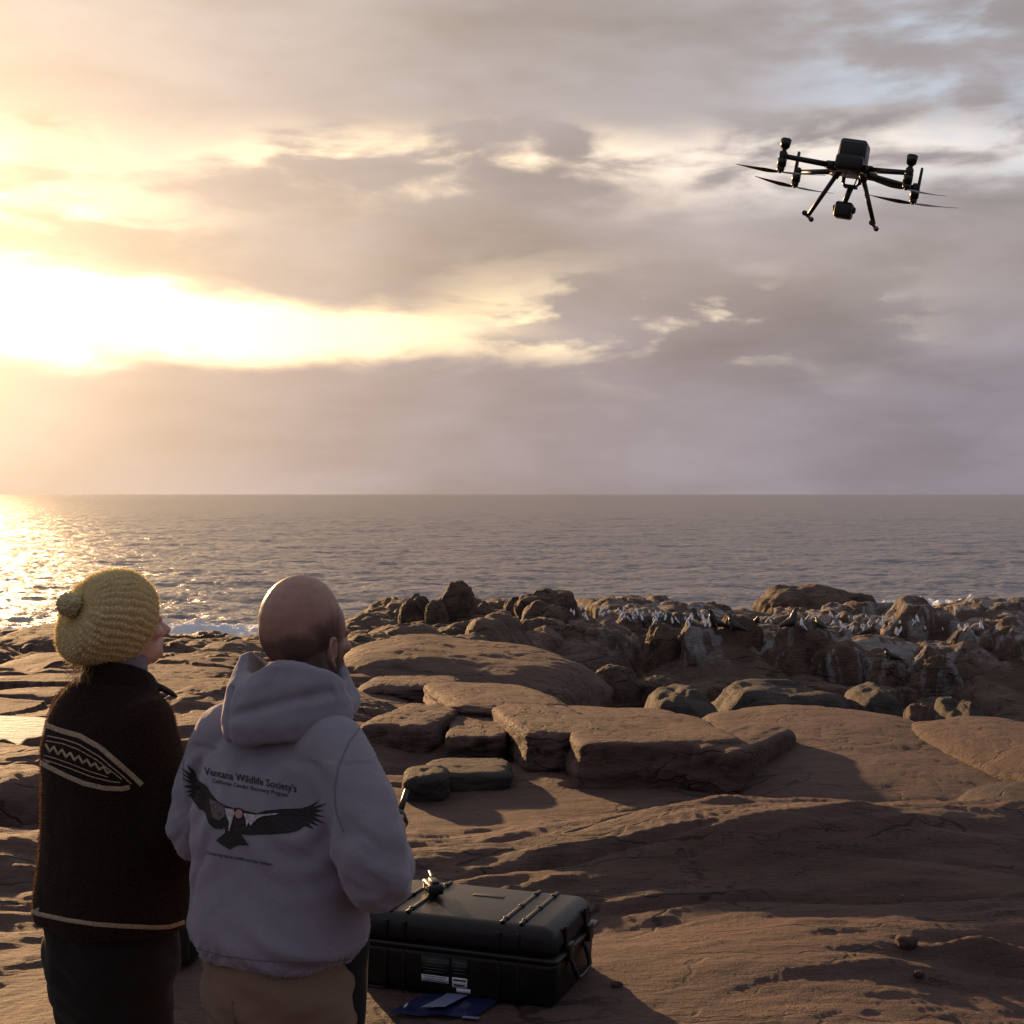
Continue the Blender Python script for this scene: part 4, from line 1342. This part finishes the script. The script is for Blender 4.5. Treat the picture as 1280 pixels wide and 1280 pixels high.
# knitted slouch hat: turned about an axis that leans back from the face
TW = lambda p: HPw + HRw @ Vector(p)
c_rim = Vector((0.0, 0.004, 0.070)); axis = Vector((0.10, -0.82, 0.56)).normalized()
ax_u = (Vector((1, 0, 0)) - axis * axis.x).normalized(); ax_v = axis.cross(ax_u).normalized()
nu, nt = 420, 190
NS, NR = 36, 22                       # stitches round, rows
tprof = [0.0, 0.04, 0.14, 0.30, 0.48, 0.64, 0.78, 0.90, 0.97, 1.0]
rprof = [0.082, 0.087, 0.097, 0.108, 0.112, 0.107, 0.090, 0.060, 0.028, 0.010]
lprof = [-0.046, -0.042, -0.026, 0.008, 0.050, 0.086, 0.113, 0.128, 0.127, 0.119]
tv = np.linspace(0, 1, nt); uv = np.linspace(0, 2 * np.pi, nu, endpoint=False)
def smoothinterp(t, xs, ys):
    r0 = np.interp(t, xs, ys); k_ = np.ones(15) / 15
    pad = np.concatenate([np.full(7, r0[0]), r0, np.full(7, r0[-1])])
    return np.convolve(pad, k_, 'valid')
rad = smoothinterp(tv, tprof, rprof); lon = smoothinterp(tv, tprof, lprof)
TT, UU = np.meshgrid(np.linspace(0, 1, nt), uv, indexing='ij')
RAD = np.repeat(rad[:, None], nu, 1); LON = np.repeat(lon[:, None], nu, 1)
RAD = RAD * (1 + 0.035 * fbm((np.cos(UU) * 1.5).ravel(), (np.sin(UU) * 1.5).ravel(), (TT * 3).ravel(), 2).reshape(UU.shape))
# deep ribs with plump stitches along them, gathered at the crown
su = UU * NS / (2 * np.pi); row = TT * NR
wob = fbm((np.cos(UU) * 3).ravel(), (np.sin(UU) * 3).ravel(), (TT * 6).ravel(), 3).reshape(UU.shape)
su = su + 0.30 * wob; row = row + 0.55 * wob
rib = np.abs(np.sin(np.pi * su + 0.0)) ** 0.8
stl = np.abs(np.sin(np.pi * (row + 0.35 * np.abs((su % 1) - 0.5) * 2)))
RAD = RAD + (0.0066 * rib + 0.0050 * stl * rib) * sstep(1 - TT, 0.0, 0.2) + 0.006 * np.sin(UU * 14) * sstep(TT, 0.72, 0.95)
RAD = RAD - 0.004 * np.exp(-((TT - 0.09) / 0.02) ** 2)
sag = 0.014 * np.sin(UU) * sstep(TT, 0.2, 0.6)
CX = np.array(c_rim)[None, None] + LON[..., None] * np.array(axis) + RAD[..., None] * (np.cos(UU)[..., None] * np.array(ax_u) + np.sin(UU)[..., None] * np.array(ax_v))
CX[..., 2] -= 0.026 * sstep(TT, 0.25, 0.8) 
CX = CX.reshape(-1, 3) @ np.array(HRw).T + np.array(HPw)
me = mesh_np('knitted_hat', CX, grid_faces(nt, nu, True))
bm = bmesh.new(); bm.from_mesh(me); bmesh.ops.recalc_face_normals(bm, faces=bm.faces); bm.to_mesh(me); bm.free()
hat = link('knitted_hat', me, M['hat'], wom)
fuzz(wom, me, 26000, 0.008, M['fib_y'], 3, 'hat_fuzz')
pc = TW(c_rim + axis * 0.138 + Vector((0.0, -0.004, -0.012)))
d, Fc = cube_sphere(20)
pr = 0.027 * (1 + 0.22 * fbm(d[:, 0] * 5, d[:, 1] * 5, d[:, 2] * 5, 4, 0.7))
me = mesh_np('pompom', d * pr[:, None] + np.array(pc), Fc)
link('pompom', me, M['hat'], wom)
fuzz(wom, me, 2600, 0.010, M['fib_y'], 4, 'pompom_fuzz')
# loose blond hair at the nape
rv = random.Random(3)
vs, fs = [], []
for i in range(150):
    a = TW((rv.uniform(-0.055, 0.045), -0.07 + rv.uniform(-0.03, 0.01), 0.0 + rv.uniform(-0.01, 0.02)))
    p = a; d0 = Vector((rv.uniform(-0.3, 0.3), -0.6 + rv.uniform(-0.3, 0.3), -0.8)).normalized()
    cu = rv.uniform(0.1, 0.5); wdt = 0.0010
    base = len(vs)
    for k_ in range(7):
        sdv = d0.cross(Vector((0.3, 1, 0.2))).normalized() * wdt * (1 - k_ / 8)
        vs += [tuple(p - sdv), tuple(p + sdv)]
        p = p + d0 * 0.012
        d0 = (d0 + Vector((rv.uniform(-.15, .15), cu * 0.4, 0.10 + rv.uniform(-.1, .1)))).normalized()
    for k_ in range(6):
        b0 = base + 2 * k_
        fs.append((b0, b0 + 1, b0 + 3, b0 + 2))
me = bpy.data.meshes.new('hair'); me.from_pydata(vs, [], fs); me.update()
link('hair', me, M['blond'], wom)

# sweater
s = Sh()
s.rings_z([(0.890 + ZW, 0, 0, 0.188, 0.160), (0.92 + ZW, 0, 0, 0.197, 0.166), (1.0 + ZW, 0, 0, 0.194, 0.160), (1.1 + ZW, 0, 0, 0.188, 0.150), (1.2 + ZW, 0, 0, 0.186, 0.142),
           (1.30 + ZW, 0, -0.004, 0.184, 0.132), (1.37 + ZW, 0, -0.004, 0.170, 0.112), (1.42 + ZW, 0, 0.0, 0.125, 0.092), (1.455 + ZW, 0, 0.008, 0.088, 0.082)], ex=2.4)
for q in (-1, 1):
    a, b, c_ = (Vector(p) for p in ARM_W[q])
    s.tube([a + Vector((-q * 0.02, 0, 0.0)), a * 0.6 + b * 0.4, b, b * 0.5 + c_ * 0.5, c_], [0.076, 0.070, 0.062, 0.056, 0.042], n=20)
me = s.fuse('sweater', 0.0055, 9)
P = co(me); Nn = nor(me)
dd = 0.010 * fbm(P[:, 0] * 4 + 2, P[:, 1] * 4, P[:, 2] * 3, 3) + 0.003 * fbm(P[:, 0] * 12, P[:, 1] * 12, P[:, 2] * 9, 3)
P = P + Nn * dd[:, None]; setco(me, P)
sweater = link('sweater', me, M['sweater'], wom)
fuzz(wom, me, 60000, 0.006, M['fib_b'], 9, 'wool_fuzz')
bw = BVHTree.FromPolygons([Vector(p) for p in P], [tuple(p.vertices) for p in me.polygons])
# stand collar, a ring leaning back, with a loose tip at the front
s = Sh()
nphi = 72; rings = []
for j in range(nphi):
    ph = 2 * math.pi * j / nphi
    back = (1 - math.cos(ph)) / 2
    top_ = 1.500 + 0.012 * back - 0.050 * (1 - back) ** 2
    rings.append([(math.sin(ph) * r0, math.cos(ph) * r0 * 0.98 + 0.012 + yo_, z0 + ZW) for (r0, z0, yo_) in ((0.078, 1.41, 0), (0.074, 1.45, 0.005), (0.072, top_ - 0.008, 0.010), (0.078, top_, 0.010), (0.085, top_ - 0.008, 0.010), (0.092, 1.445, 0.006), (0.100, 1.405, 0))])
npf = 7; Fq = [(j * npf + i, j * npf + (i + 1) % npf, ((j + 1) % nphi) * npf + (i + 1) % npf, ((j + 1) % nphi) * npf + i) for j in range(nphi) for i in range(npf)]
s.v = [p for r0 in rings for p in r0]; s.f = Fq
s.ell((0.055, 0.115, 1.425 + ZW), (0.024, 0.040, 0.007), Matrix.Rotation(-0.5, 3, 'X') @ Matrix.Rotation(0.4, 3, 'Y'))
s.ell((-0.055, 0.115, 1.425 + ZW), (0.024, 0.040, 0.007), Matrix.Rotation(-0.5, 3, 'X') @ Matrix.Rotation(-0.4, 3, 'Y'))
link('collar', s.fuse('collar', 0.005, 4), M['sweater'], wom)
s = Sh(); s.rings_z([(1.42 + ZW, 0, 0.018, 0.070, 0.066), (1.515 + ZW, 0, 0.026, 0.066, 0.062)], ex=2.0)
link('shirt_collar', s.fuse('shirt_collar', 0.006, 3), M['shirt'], wom)

# knitted bands, laid on the wool where the photograph shows them
Wi = (Matrix.Translation(WOM) @ Matrix.Rotation(WYAW, 4, 'Z')).inverted()
cam_l = Wi @ Vector((0, 0, CAMZ))
def wcast(u, v, off):
    p = Wi @ px(u, v, 3.25)
    d_ = (p - cam_l).normalized()
    h = bw.ray_cast(cam_l, d_)
    if h[0] is None:
        h = bw.find_nearest(p)
    return h[0] + h[1] * off
band = [
    ('border_band', 'cream', 6.5, [(58, 906), (72, 912), (100, 920), (125, 934), (150, 956), (166, 970), (178, 981)]),
    ('stripe', 'cream', 1.6, [(60, 920), (80, 924), (100, 931), (125, 946), (150, 967), (164, 980)]),
    ('stripe', 'cream', 1.4, [(59, 926), (80, 930), (98, 937), (120, 949), (142, 966), (152, 974)]),
    ('stripe', 'cream', 1.4, [(55, 949), (70, 954), (90, 961), (115, 971), (140, 977), (150, 978)]),
    ('stripe', 'cream', 1.2, [(56, 944), (70, 948), (90, 955), (112, 964), (135, 971)]),
    ('border_band', 'cream', 6.0, [(50, 952), (60, 958), (80, 968), (105, 979), (130, 985), (152, 986), (162, 984)]),
    ('hem_band', 'cream', 5.5, [(38, 1138), (48, 1142), (85, 1150), (120, 1155), (150, 1157), (190, 1159), (212, 1158), (230, 1152)]),
]
for (nm, mt, wd, pts) in band:
    strip(wom, nm, M[mt], bw, pts, wd, 0.0022, wcast, sub=8)
zig = []
for i in range(17):
    t = i / 16
    u = 58 + t * 82; v = 934 + t * 26 + 6 * t * t
    zig.append((u, v + (4.2 if i % 2 else -4.2) * (1 - 0.35 * t)))
strip(wom, 'zigzag', M['cream'], bw, zig, 2.8, 0.0022, wcast, sub=5)
tr, tme = trousers(wom, M['trousers'], 1, ZW, 0.94 + ZW, 0.164, 0.140, 0.092)
boots(wom, 0.178, M['boot'])

# ================================================================== hard case on the rock
CA = R(20)
corner = Vector((0.15, 5.14, 0))
cw, cd_, ch = 0.80, 0.50, 0.29
cdir = Vector((math.cos(CA), -math.sin(CA), 0)); ddir = Vector((math.sin(CA), math.cos(CA), 0))
cc = corner - cdir * cw / 2 + ddir * cd_ / 2
cc.z = max(H(cc.x + a * cdir.x * 0.36 + b * ddir.x * 0.24, cc.y + a * cdir.y * 0.36 + b * ddir.y * 0.24) for a in (-1, 0, 1) for b in (-1, 0, 1)) - 0.015
case = empty('equipment_case', cc, -CA)
case.scale = (1, 1, 0.87)
tag(case, 'large black ribbed equipment case standing closed on the rock', 'case')


def taper(me, fx_, z0, z1):
    P = co(me)
    t = np.clip((P[:, 2] - z0) / (z1 - z0), 0, 1)
    P[:, 0] *= 1 + (fx_ - 1) * t; P[:, 1] *= 1 + (fx_ - 1) * t
    setco(me, P)
    return me


part('base', taper(rbox(cw, cd_, 0.215, 0.04, 5), 1.03, -0.11, 0.11), (0, 0, 0.1125), M['case'], case)
lid = part('lid', taper(rbox(cw * 1.03, cd_ * 1.03, 0.135, 0.05, 6), 0.955, -0.06, 0.065), (0, 0, 0.281), M['case'], case)
part('rim', rbox(cw * 1.06, cd_ * 1.08, 0.022, 0.008, 2), (0, 0, 0.219), M['case'], case)
part('recess', rbox(0.13, 0.03, 0.006, 0.0025, 2), (0.02, 0.09, 0.0675), M['black'], lid)
for x0 in (-0.27, 0.19):
    for dx in (0.0, 0.075):
        x = x0 + dx
        part('rib', rbox(0.016, cd_ * 0.88, 0.012, 0.004, 2), (x, 0, 0.0695), M['case'], lid)
        part('rib', rbox(0.014, 0.012, 0.085, 0.004, 2), (x, -cd_ / 2 * 1.012, -0.002), M['case'], lid)
        part('rib', rbox(0.014, 0.012, 0.175, 0.004, 2), (x, -cd_ / 2 * 1.016, 0.105), M['case'], case)
        for k_ in range(3):
            part('rib', rbox(0.020, 0.03, 0.014, 0.004, 2), (x, -0.17 + 0.17 * k_, 0.072), M['case'], lid)
for y0 in (-0.12, 0.13):
    part('rib', rbox(0.012, 0.014, 0.10, 0.004, 2), (cw / 2 * 1.015, y0, -0.004), M['case'], lid)
    part('latch', rbox(0.022, 0.06, 0.075, 0.006, 2), (cw / 2 * 1.055, y0, 0.222), M['case'], case)
# side handle
hx = cw / 2 * 1.06
hn = Sh()
hn.tube([(hx - 0.01, -0.085, 0.185), (hx + 0.012, -0.085, 0.12), (hx + 0.016, -0.06, 0.088), (hx + 0.016, 0.06, 0.088), (hx + 0.012, 0.085, 0.12), (hx - 0.01, 0.085, 0.185)], [0.010] * 6, n=10)
link('side_handle', hn.fuse('side_handle', 0.005, 2), M['case'], case)
for x in (-0.33, 0.33):
    part('wheel', cyl(0.045, 0.045, 0.03, 20, bev=0.004), (x, cd_ / 2 * 1.0 + 0.02, 0.05), M['black'], case, (0, R(90), 0))
    part('foot', rbox(0.10, 0.03, 0.03, 0.008, 2), (x, -cd_ / 2 + 0.02, 0.008), M['case'], case)
# stickers on the front
fy_ = -cd_ / 2 * 1.012 - 0.004
def sticker(name, x, z, w, h, mat, rows=0, dark='ink'):
    o = part(name, rbox(w, 0.002, h, 0), (x, fy_, z), mat, case)
    for i in range(rows):
        part('print_line', rbox(w * (0.86 if i % 2 == 0 else 0.7), 0.0012, h / rows * 0.34, 0), (-w * 0.03 * (i % 2), -0.0014, h / 2 - h * (i + 0.5) / rows), M[dark], o)
    return o
M['faint'] = simple('faint grey print', (0.035, 0.034, 0.04), 0.6)
sticker('sticker', -0.065, 0.088, 0.110, 0.028, M['label'], 3, 'ink_g')
sticker('sticker', 0.035, 0.084, 0.060, 0.042, M['label'], 2, 'ink')
sticker('sticker', 0.050, 0.052, 0.056, 0.017, M['label'])
sticker('warning_panel', -0.065, 0.150, 0.115, 0.075, M['black'], 6, 'faint')
sticker('warning_panel', 0.035, 0.152, 0.062, 0.07, M['black'], 5, 'faint')

# handset lying on the lid
hs_l = cc + Matrix.Rotation(-CA, 3, 'Z') @ Vector((-0.20, 0.04, 0.311))
dev = empty('handheld_radio', hs_l, -CA + R(38))
tag(dev, 'small black handset with a stubby stick lying on the case lid', 'radio')
part('body', rbox(0.060, 0.115, 0.042, 0.010, 3), (0, 0, 0.021), M['black'], dev)
part('clip', rbox(0.030, 0.07, 0.014, 0.004, 2), (0, -0.01, 0.046), M['black'], dev)
rod('antenna', (0.018, 0.055, 0.025), (0.03, 0.175, 0.035), 0.008, 0.006, M['black'], dev)
part('knob', cyl(0.009, 0.008, 0.022, 14), (-0.016, 0.066, 0.025), M['black'], dev, (R(90), 0, 0))
for k_ in range(4):
    part('grip_rib', rbox(0.063, 0.006, 0.030, 0.002, 1), (0, -0.04 + 0.022 * k_, 0.022), M['case'], dev)

# blue folder with papers at the foot of the case
fl = px(557, 1265, 5.13); 
fz = H(fl.x, fl.y)
fold = empty('document_folder', (fl.x, fl.y, fz + 0.012), R(-6))
tag(fold, 'flat blue plastic folder holding papers at the foot of the case', 'folder')
M['bluef'] = simple('blue plastic', (0.012, 0.018, 0.055), 0.25, noise_scale=20, noise_amt=0.2)
M['paper'] = simple('white paper', (0.13, 0.14, 0.24), 0.6)
def wavy(w, d_, seed, amp=0.012, n=14, skew=0.0):
    xs = np.linspace(-w / 2, w / 2, n * 2); ys = np.linspace(-d_ / 2, d_ / 2, n)
    X_, Y_ = np.meshgrid(xs, ys)
    Z_ = amp * fbm((X_ * 7 + seed).ravel(), (Y_ * 7).ravel(), np.zeros(X_.size), 3).reshape(X_.shape)
    me = mesh_np('sheet', np.stack([X_ + skew * Y_, Y_, Z_], -1).reshape(-1, 3), grid_faces(n, n * 2))
    return me
part('cover', wavy(0.31, 0.20, 1, 0.010, 14, 0.5), (0, 0.05, 0.004), M['bluef'], fold)
part('paper', wavy(0.09, 0.15, 5, 0.006, 10, 0.5), (-0.01, 0.07, 0.014), M['paper'], fold)
part('paper', wavy(0.06, 0.02, 9, 0.004, 8, 0.2), (0.10, -0.055, 0.001), M['paper'], fold)
rod('clasp', (-0.15, -0.02, 0.012), (-0.135, 0.01, 0.028), 0.006, 0.003, M['steel'], fold, 10)

# dark bag between the two people
by = 5.75
bp = px(212, 1188, by)
bag = empty('black_bag', (bp.x, by, H(bp.x, by)), R(8))
tag(bag, 'black bag standing on the rock in the narrow space between the two people', 'bag')
part('body', rbox(0.25, 0.22, 0.29, 0.05, 5), (0, 0, 0.14), M['trousers'], bag)
part('pocket', rbox(0.18, 0.05, 0.15, 0.02, 4), (0, -0.12, 0.10), M['trousers'], bag)
hn = Sh(); hn.tube([(-0.05, 0, 0.27), (-0.04, 0, 0.32), (0.04, 0, 0.32), (0.05, 0, 0.27)], [0.009] * 4, n=8)
link('handle', hn.fuse('handle', 0.005, 2), M['trousers'], bag)

# ================================================================== drone
DY = 7.5
dp = px(1066, 203, DY)
drone = empty('drone', dp)
drone.rotation_euler = (R(3), R(12), R(-19))
drone.scale = (0.97, 0.97, 0.97)
tag(drone, 'black four-rotor drone with hanging camera hovering in the sky', 'drone')
K = M['black']
part('body', rbox(0.150, 0.34, 0.085, 0.022, 4), (0, 0, -0.025), K, drone)
part('battery', taper(rbox(0.155, 0.20, 0.125, 0.020, 4), 0.93, -0.06, 0.06), (0, -0.03, 0.045), K, drone)
part('nose', rbox(0.11, 0.10, 0.06, 0.02, 4), (0, 0.19, -0.025), K, drone)
part('tail_plate', rbox(0.13, 0.02, 0.10, 0.008, 2), (0, -0.135, 0.04), K, drone)
for q in (-1, 1):
    for e_ in (-1, 1):
        a = Vector((q * 0.085, e_ * 0.10, -0.045)); b = Vector((q * 0.335, e_ * 0.265, -0.055))
        rod('arm', a, b, 0.0165, 0.0135, K, drone)
        rod('hinge', a - (b - a).normalized() * 0.02, a + (b - a).normalized() * 0.045, 0.026, 0.022, K, drone)
        mo = part('motor', cyl(0.025, 0.024, 0.060, 20, bev=0.005), (b.x, b.y, -0.085), K, drone)
        part('motor_cap', cyl(0.018, 0.022, 0.02, 16), (0, 0, -0.042), K, mo)
        part('motor_mount', rbox(0.040, 0.05, 0.042, 0.010, 3), (b.x, b.y, -0.05), K, drone)
        pz = -0.140
        rod('shaft', (b.x, b.y, -0.11), (b.x, b.y, pz - 0.006), 0.008, 0.009, K, drone, 10)
        # two-blade propeller at rest, broad at a third and thin at the tip
        tv_ = np.linspace(0, 1, 16); cv = np.linspace(-1, 1, 5)
        chord = np.interp(tv_, [0, 0.08, 0.3, 0.7, 1.0], [0.008, 0.014, 0.022, 0.016, 0.005])
        pa = {(-1, -1): 3.05, (-1, 1): 0.55, (1, -1): 0.62, (1, 1): 0.04}[(q, e_)]
        for h_ in (0, math.pi):
            Vb = []
            for i, t in enumerate(tv_):
                r0 = 0.012 + t * 0.235; tw = 0.40 * (1 - t) + 0.10
                for layer in (1, -1):
                    for c0 in cv:
                        x = c0 * chord[i]
                        Vb.append((r0, x * math.cos(tw) + 0.004 * t, x * math.sin(tw) + layer * 0.0016 * (1 - c0 * c0 * 0.8) + 0.012 * t * t))
            Vb = np.array(Vb); Fb = []
            for i in range(15):
                for j in range(4):
                    Fb.append((i * 10 + j, i * 10 + j + 1, (i + 1) * 10 + j + 1, (i + 1) * 10 + j))
                    Fb.append((i * 10 + 5 + j, (i + 1) * 10 + 5 + j, (i + 1) * 10 + 6 + j, i * 10 + 6 + j))
            part('propeller_blade', mesh_np('blade', Vb, Fb), (b.x, b.y, pz), K, drone, (0, 0, pa + h_))
        if e_ == -1:    # mast with capped antenna
            rod('mast', (b.x, b.y, -0.05), (b.x, b.y, 0.0), 0.013, 0.013, K, drone)
            part('antenna_cap', cyl(0.024, 0.030, 0.055, 20, bev=0.006), (b.x, b.y, 0.012), K, drone)
        else:           # upright fin
            part('antenna_fin', taper(rbox(0.018, 0.045, 0.13, 0.006, 2), 0.75, -0.06, 0.06), (b.x + q * 0.012, b.y, -0.005), K, drone)
    # landing leg with its foot bar
    rod('landing_leg', (q * 0.065, 0.0, -0.06), (q * 0.180, 0.0, -0.315), 0.0135, 0.0115, K, drone)
    rod('leg_clamp', (q * 0.060, 0.0, -0.045), (q * 0.080, 0.0, -0.095), 0.022, 0.018, K, drone)
    rod('foot_bar', (q * 0.182, -0.13, -0.322), (q * 0.182, 0.13, -0.322), 0.009, 0.009, K, drone)
    for e_ in (-1, 1):
        part('foot_pad', cyl(0.014, 0.014, 0.03, 14, bev=0.004), (q * 0.182, e_ * 0.13, -0.322), K, drone, (R(90), 0, 0))
    # gimbal dampers
    part('damper', cyl(0.012, 0.010, 0.03, 12), (q * 0.045, 0.10, -0.085), K, drone)
    rod('damper_arm', (q * 0.048, 0.10, -0.095), (q * 0.020, 0.10, -0.125), 0.007, 0.006, K, drone, 10)
gim = part('gimbal_plate', rbox(0.075, 0.075, 0.016, 0.005, 2), (0, 0.10, -0.118), K, drone)
rod('gimbal_arm', (0.004, 0.10, -0.12), (-0.012, 0.09, -0.215), 0.017, 0.014, K, drone)
part('gimbal_yoke', rbox(0.128, 0.036, 0.036, 0.010, 3), (-0.008, 0.095, -0.245), K, drone)
cam_b = part('camera', rbox(0.098, 0.105, 0.088, 0.016, 3), (-0.008, 0.095, -0.252), K, drone)
part('lens', cyl(0.024, 0.026, 0.02, 20), (0.015, 0.058, 0.0), K, cam_b, (R(90), 0, 0))
rod('cable', (0.03, 0.08, -0.07), (0.015, 0.09, -0.14), 0.004, 0.004, K, drone, 8)

# ================================================================== seabirds and fur seals on the outcrop
bpy.context.view_layer.update()
dg = bpy.context.evaluated_depsgraph_get()


def on_rock(u, v):
    """what the line of sight through a photograph pixel meets: the rock the animal stands on"""
    d_ = (px(u, v, 10) - Vector((0, 0, CAMZ))).normalized()
    ok, loc, nrm, _, ob, _ = sc.ray_cast(dg, Vector((0, 0, CAMZ)) + d_ * 30, d_)
    return (loc, ob) if ok and ob is not None and ob.name.split('.')[0] in ('ground', 'boulder', 'flat_rock') else (None, None)


def gull_mesh(kind):
    s = Sh()
    s.tube([(0, -0.20, 0.16), (0, -0.08, 0.19), (0, 0.05, 0.22), (0, 0.10, 0.27)], [0.022, 0.062, 0.070, 0.042], n=10, sub=3)
    s.ell((0, 0.115, 0.325 if kind == 0 else 0.30), (0.035, 0.042, 0.036), n=10, m=8)
    s.tube([(0, 0.09, 0.26), (0, 0.11, 0.31)], [0.036, 0.030], n=8, sub=2)
    s.tube([(0, 0.14, 0.318), (0, 0.185, 0.308)], [0.010, 0.004], n=6, sub=2)
    for q in (-1, 1):
        s.tube([(q * 0.055, 0.02, 0.23), (q * 0.055, -0.12, 0.20), (q * 0.025, -0.27, 0.165)], [0.030, 0.030, 0.008], n=8, sub=2)
        s.tube([(q * 0.025, 0.0, 0.16), (q * 0.025, 0.0, 0.0)], [0.009, 0.009], n=6, sub=2)
    me = s.fuse('gull', 0.013, 1)
    return me


mg, gg_, bg_ = new_mat('gull plumage')
t_ = gg_.n('ShaderNodeTexCoord'); sp = gg_.n('ShaderNodeSeparateXYZ'); mg.node_tree.links.new(t_.outputs['Object'], sp.inputs[0])
wing = gg_.m('MULTIPLY', gg_.ss(sp.outputs[1], 0.02, 0.06, 1, 0), gg_.ss(gg_.m('ABSOLUTE', sp.outputs[0]), 0.035, 0.05))
cc_ = gg_.mix(gg_.m('MULTIPLY', wing, gg_.ss(sp.outputs[2], 0.14, 0.18)), (0.78, 0.77, 0.78), (0.28, 0.29, 0.32))
cc_ = gg_.mix(gg_.ss(sp.outputs[2], 0.10, 0.13), (0.45, 0.25, 0.08), cc_)
gg_.put(bg_.inputs['Base Color'], cc_); bg_.inputs['Roughness'].default_value = 0.8
gm = [gull_mesh(0), gull_mesh(1)]
for m_ in gm: m_.materials.append(mg)
rb = random.Random(21)
spots = []
for (n_, u0, u1, vf) in ((14, 715, 790, lambda u: 768 + rb.uniform(-4, 9)), (40, 775, 892, lambda u: 770 + 6 * (u - 775) / 117 + rb.uniform(-5, 8)), (6, 724, 760, lambda u: 760 + rb.uniform(0, 10)),
                         (14, 960, 1060, lambda u: 775 + rb.uniform(-4, 12)), (28, 1050, 1150, lambda u: 782 + rb.uniform(-8, 12)), (8, 1150, 1270, lambda u: 785 + rb.uniform(0, 10))):
    for i in range(n_):
        u = rb.uniform(u0, u1); spots.append((u, vf(u)))
ng = 0
for (u, v) in spots:
    loc, ob = on_rock(u, v)
    if loc is None or loc.y < 45: continue
    o = bpy.data.objects.new('gull', gm[ng % 2]); col.objects.link(o)
    o.location = loc - Vector((0, 0, 0.02)); o.rotation_euler = (0.6, 0, rb.uniform(0, 6.28)); k_ = rb.uniform(0.7, 0.95); o.scale = (k_, k_, k_)
    if u < 900: tag(o, 'white seabird standing in the dense flock by the fur seals on the outcrop', 'seabird', 'seabird flock by the fur seals')
    else: tag(o, 'white seabird standing on the streaked ledge under the domed rock', 'seabird', 'seabirds on the streaked ledge')
    ng += 1

M['fur'] = simple('wet dark fur', (0.030, 0.020, 0.014), 0.45, noise_scale=14, noise_amt=0.4, bump_amt=0.4, bump_dist=0.02)
def seal(u, v, h, face, label, up=1.0):
    loc, ob = on_rock(u, v)
    if loc is None: return
    s = Sh()
    k_ = 0.68 * h / 0.95
    s.tube([(0, -0.85, 0.06), (0, -0.6, 0.14), (0, -0.3, 0.24), (0, 0.0, 0.34), (0, 0.14, 0.55 * up + 0.08), (0, 0.18, 0.74 * up + 0.05), (0, 0.24, 0.86 * up + 0.04)], [0.06, 0.13, 0.21, 0.25, 0.19, 0.125, 0.095], n=16, sub=4)
    s.tube([(0, 0.24, 0.88 * up + 0.03), (0, 0.34, 0.92 * up + 0.03), (0, 0.42, 0.93 * up + 0.03)], [0.09, 0.065, 0.04], n=12, sub=3)
    for q in (-1, 1):
        s.tube([(q * 0.15, 0.02, 0.32), (q * 0.24, 0.06, 0.14), (q * 0.34, 0.02, 0.03)], [0.085, 0.06, 0.035], n=10, sub=3)
        s.tube([(q * 0.04, -0.78, 0.07), (q * 0.14, -0.98, 0.04), (q * 0.18, -1.10, 0.03)], [0.05, 0.045, 0.025], n=8, sub=3)
        s.ell((q * 0.085, 0.20, 0.88 * up + 0.03), (0.012, 0.03, 0.012), n=8, m=6)
    me = s.fuse('fur_seal', 0.028, 2); me.materials.append(M['fur'])
    o = bpy.data.objects.new('fur_seal', me); col.objects.link(o)
    o.location = loc - Vector((0, 0, 0.03)); o.rotation_euler = (0, 0, face); o.scale = (k_, k_, k_)
    tag(o, label, 'fur seal', 'fur seals on the outcrop')
seal(893, 784, 1.05, R(120), 'dark fur seal sitting upright at the end of the seabird flock', 1.0)
seal(917, 787, 0.95, R(60), 'dark fur seal with raised head beside the square buttress')
seal(946, 780, 0.7, R(200), 'small dark fur seal hunched on the streaked rock', 0.75)
seal(990, 783, 1.0, R(-70), 'gold-rimmed fur seal stretching its neck on the streaked ledge', 1.1)
seal(1024, 784, 0.8, R(30), 'fur seal resting beside the stretching one on the ledge', 0.7)
seal(1088, 793, 0.8, R(-100), 'sunlit fur seal among the seabirds on the ledge', 0.85)
seal(1112, 824, 0.8, R(80), 'dark fur seal at the cliff edge below the ledge', 0.8)
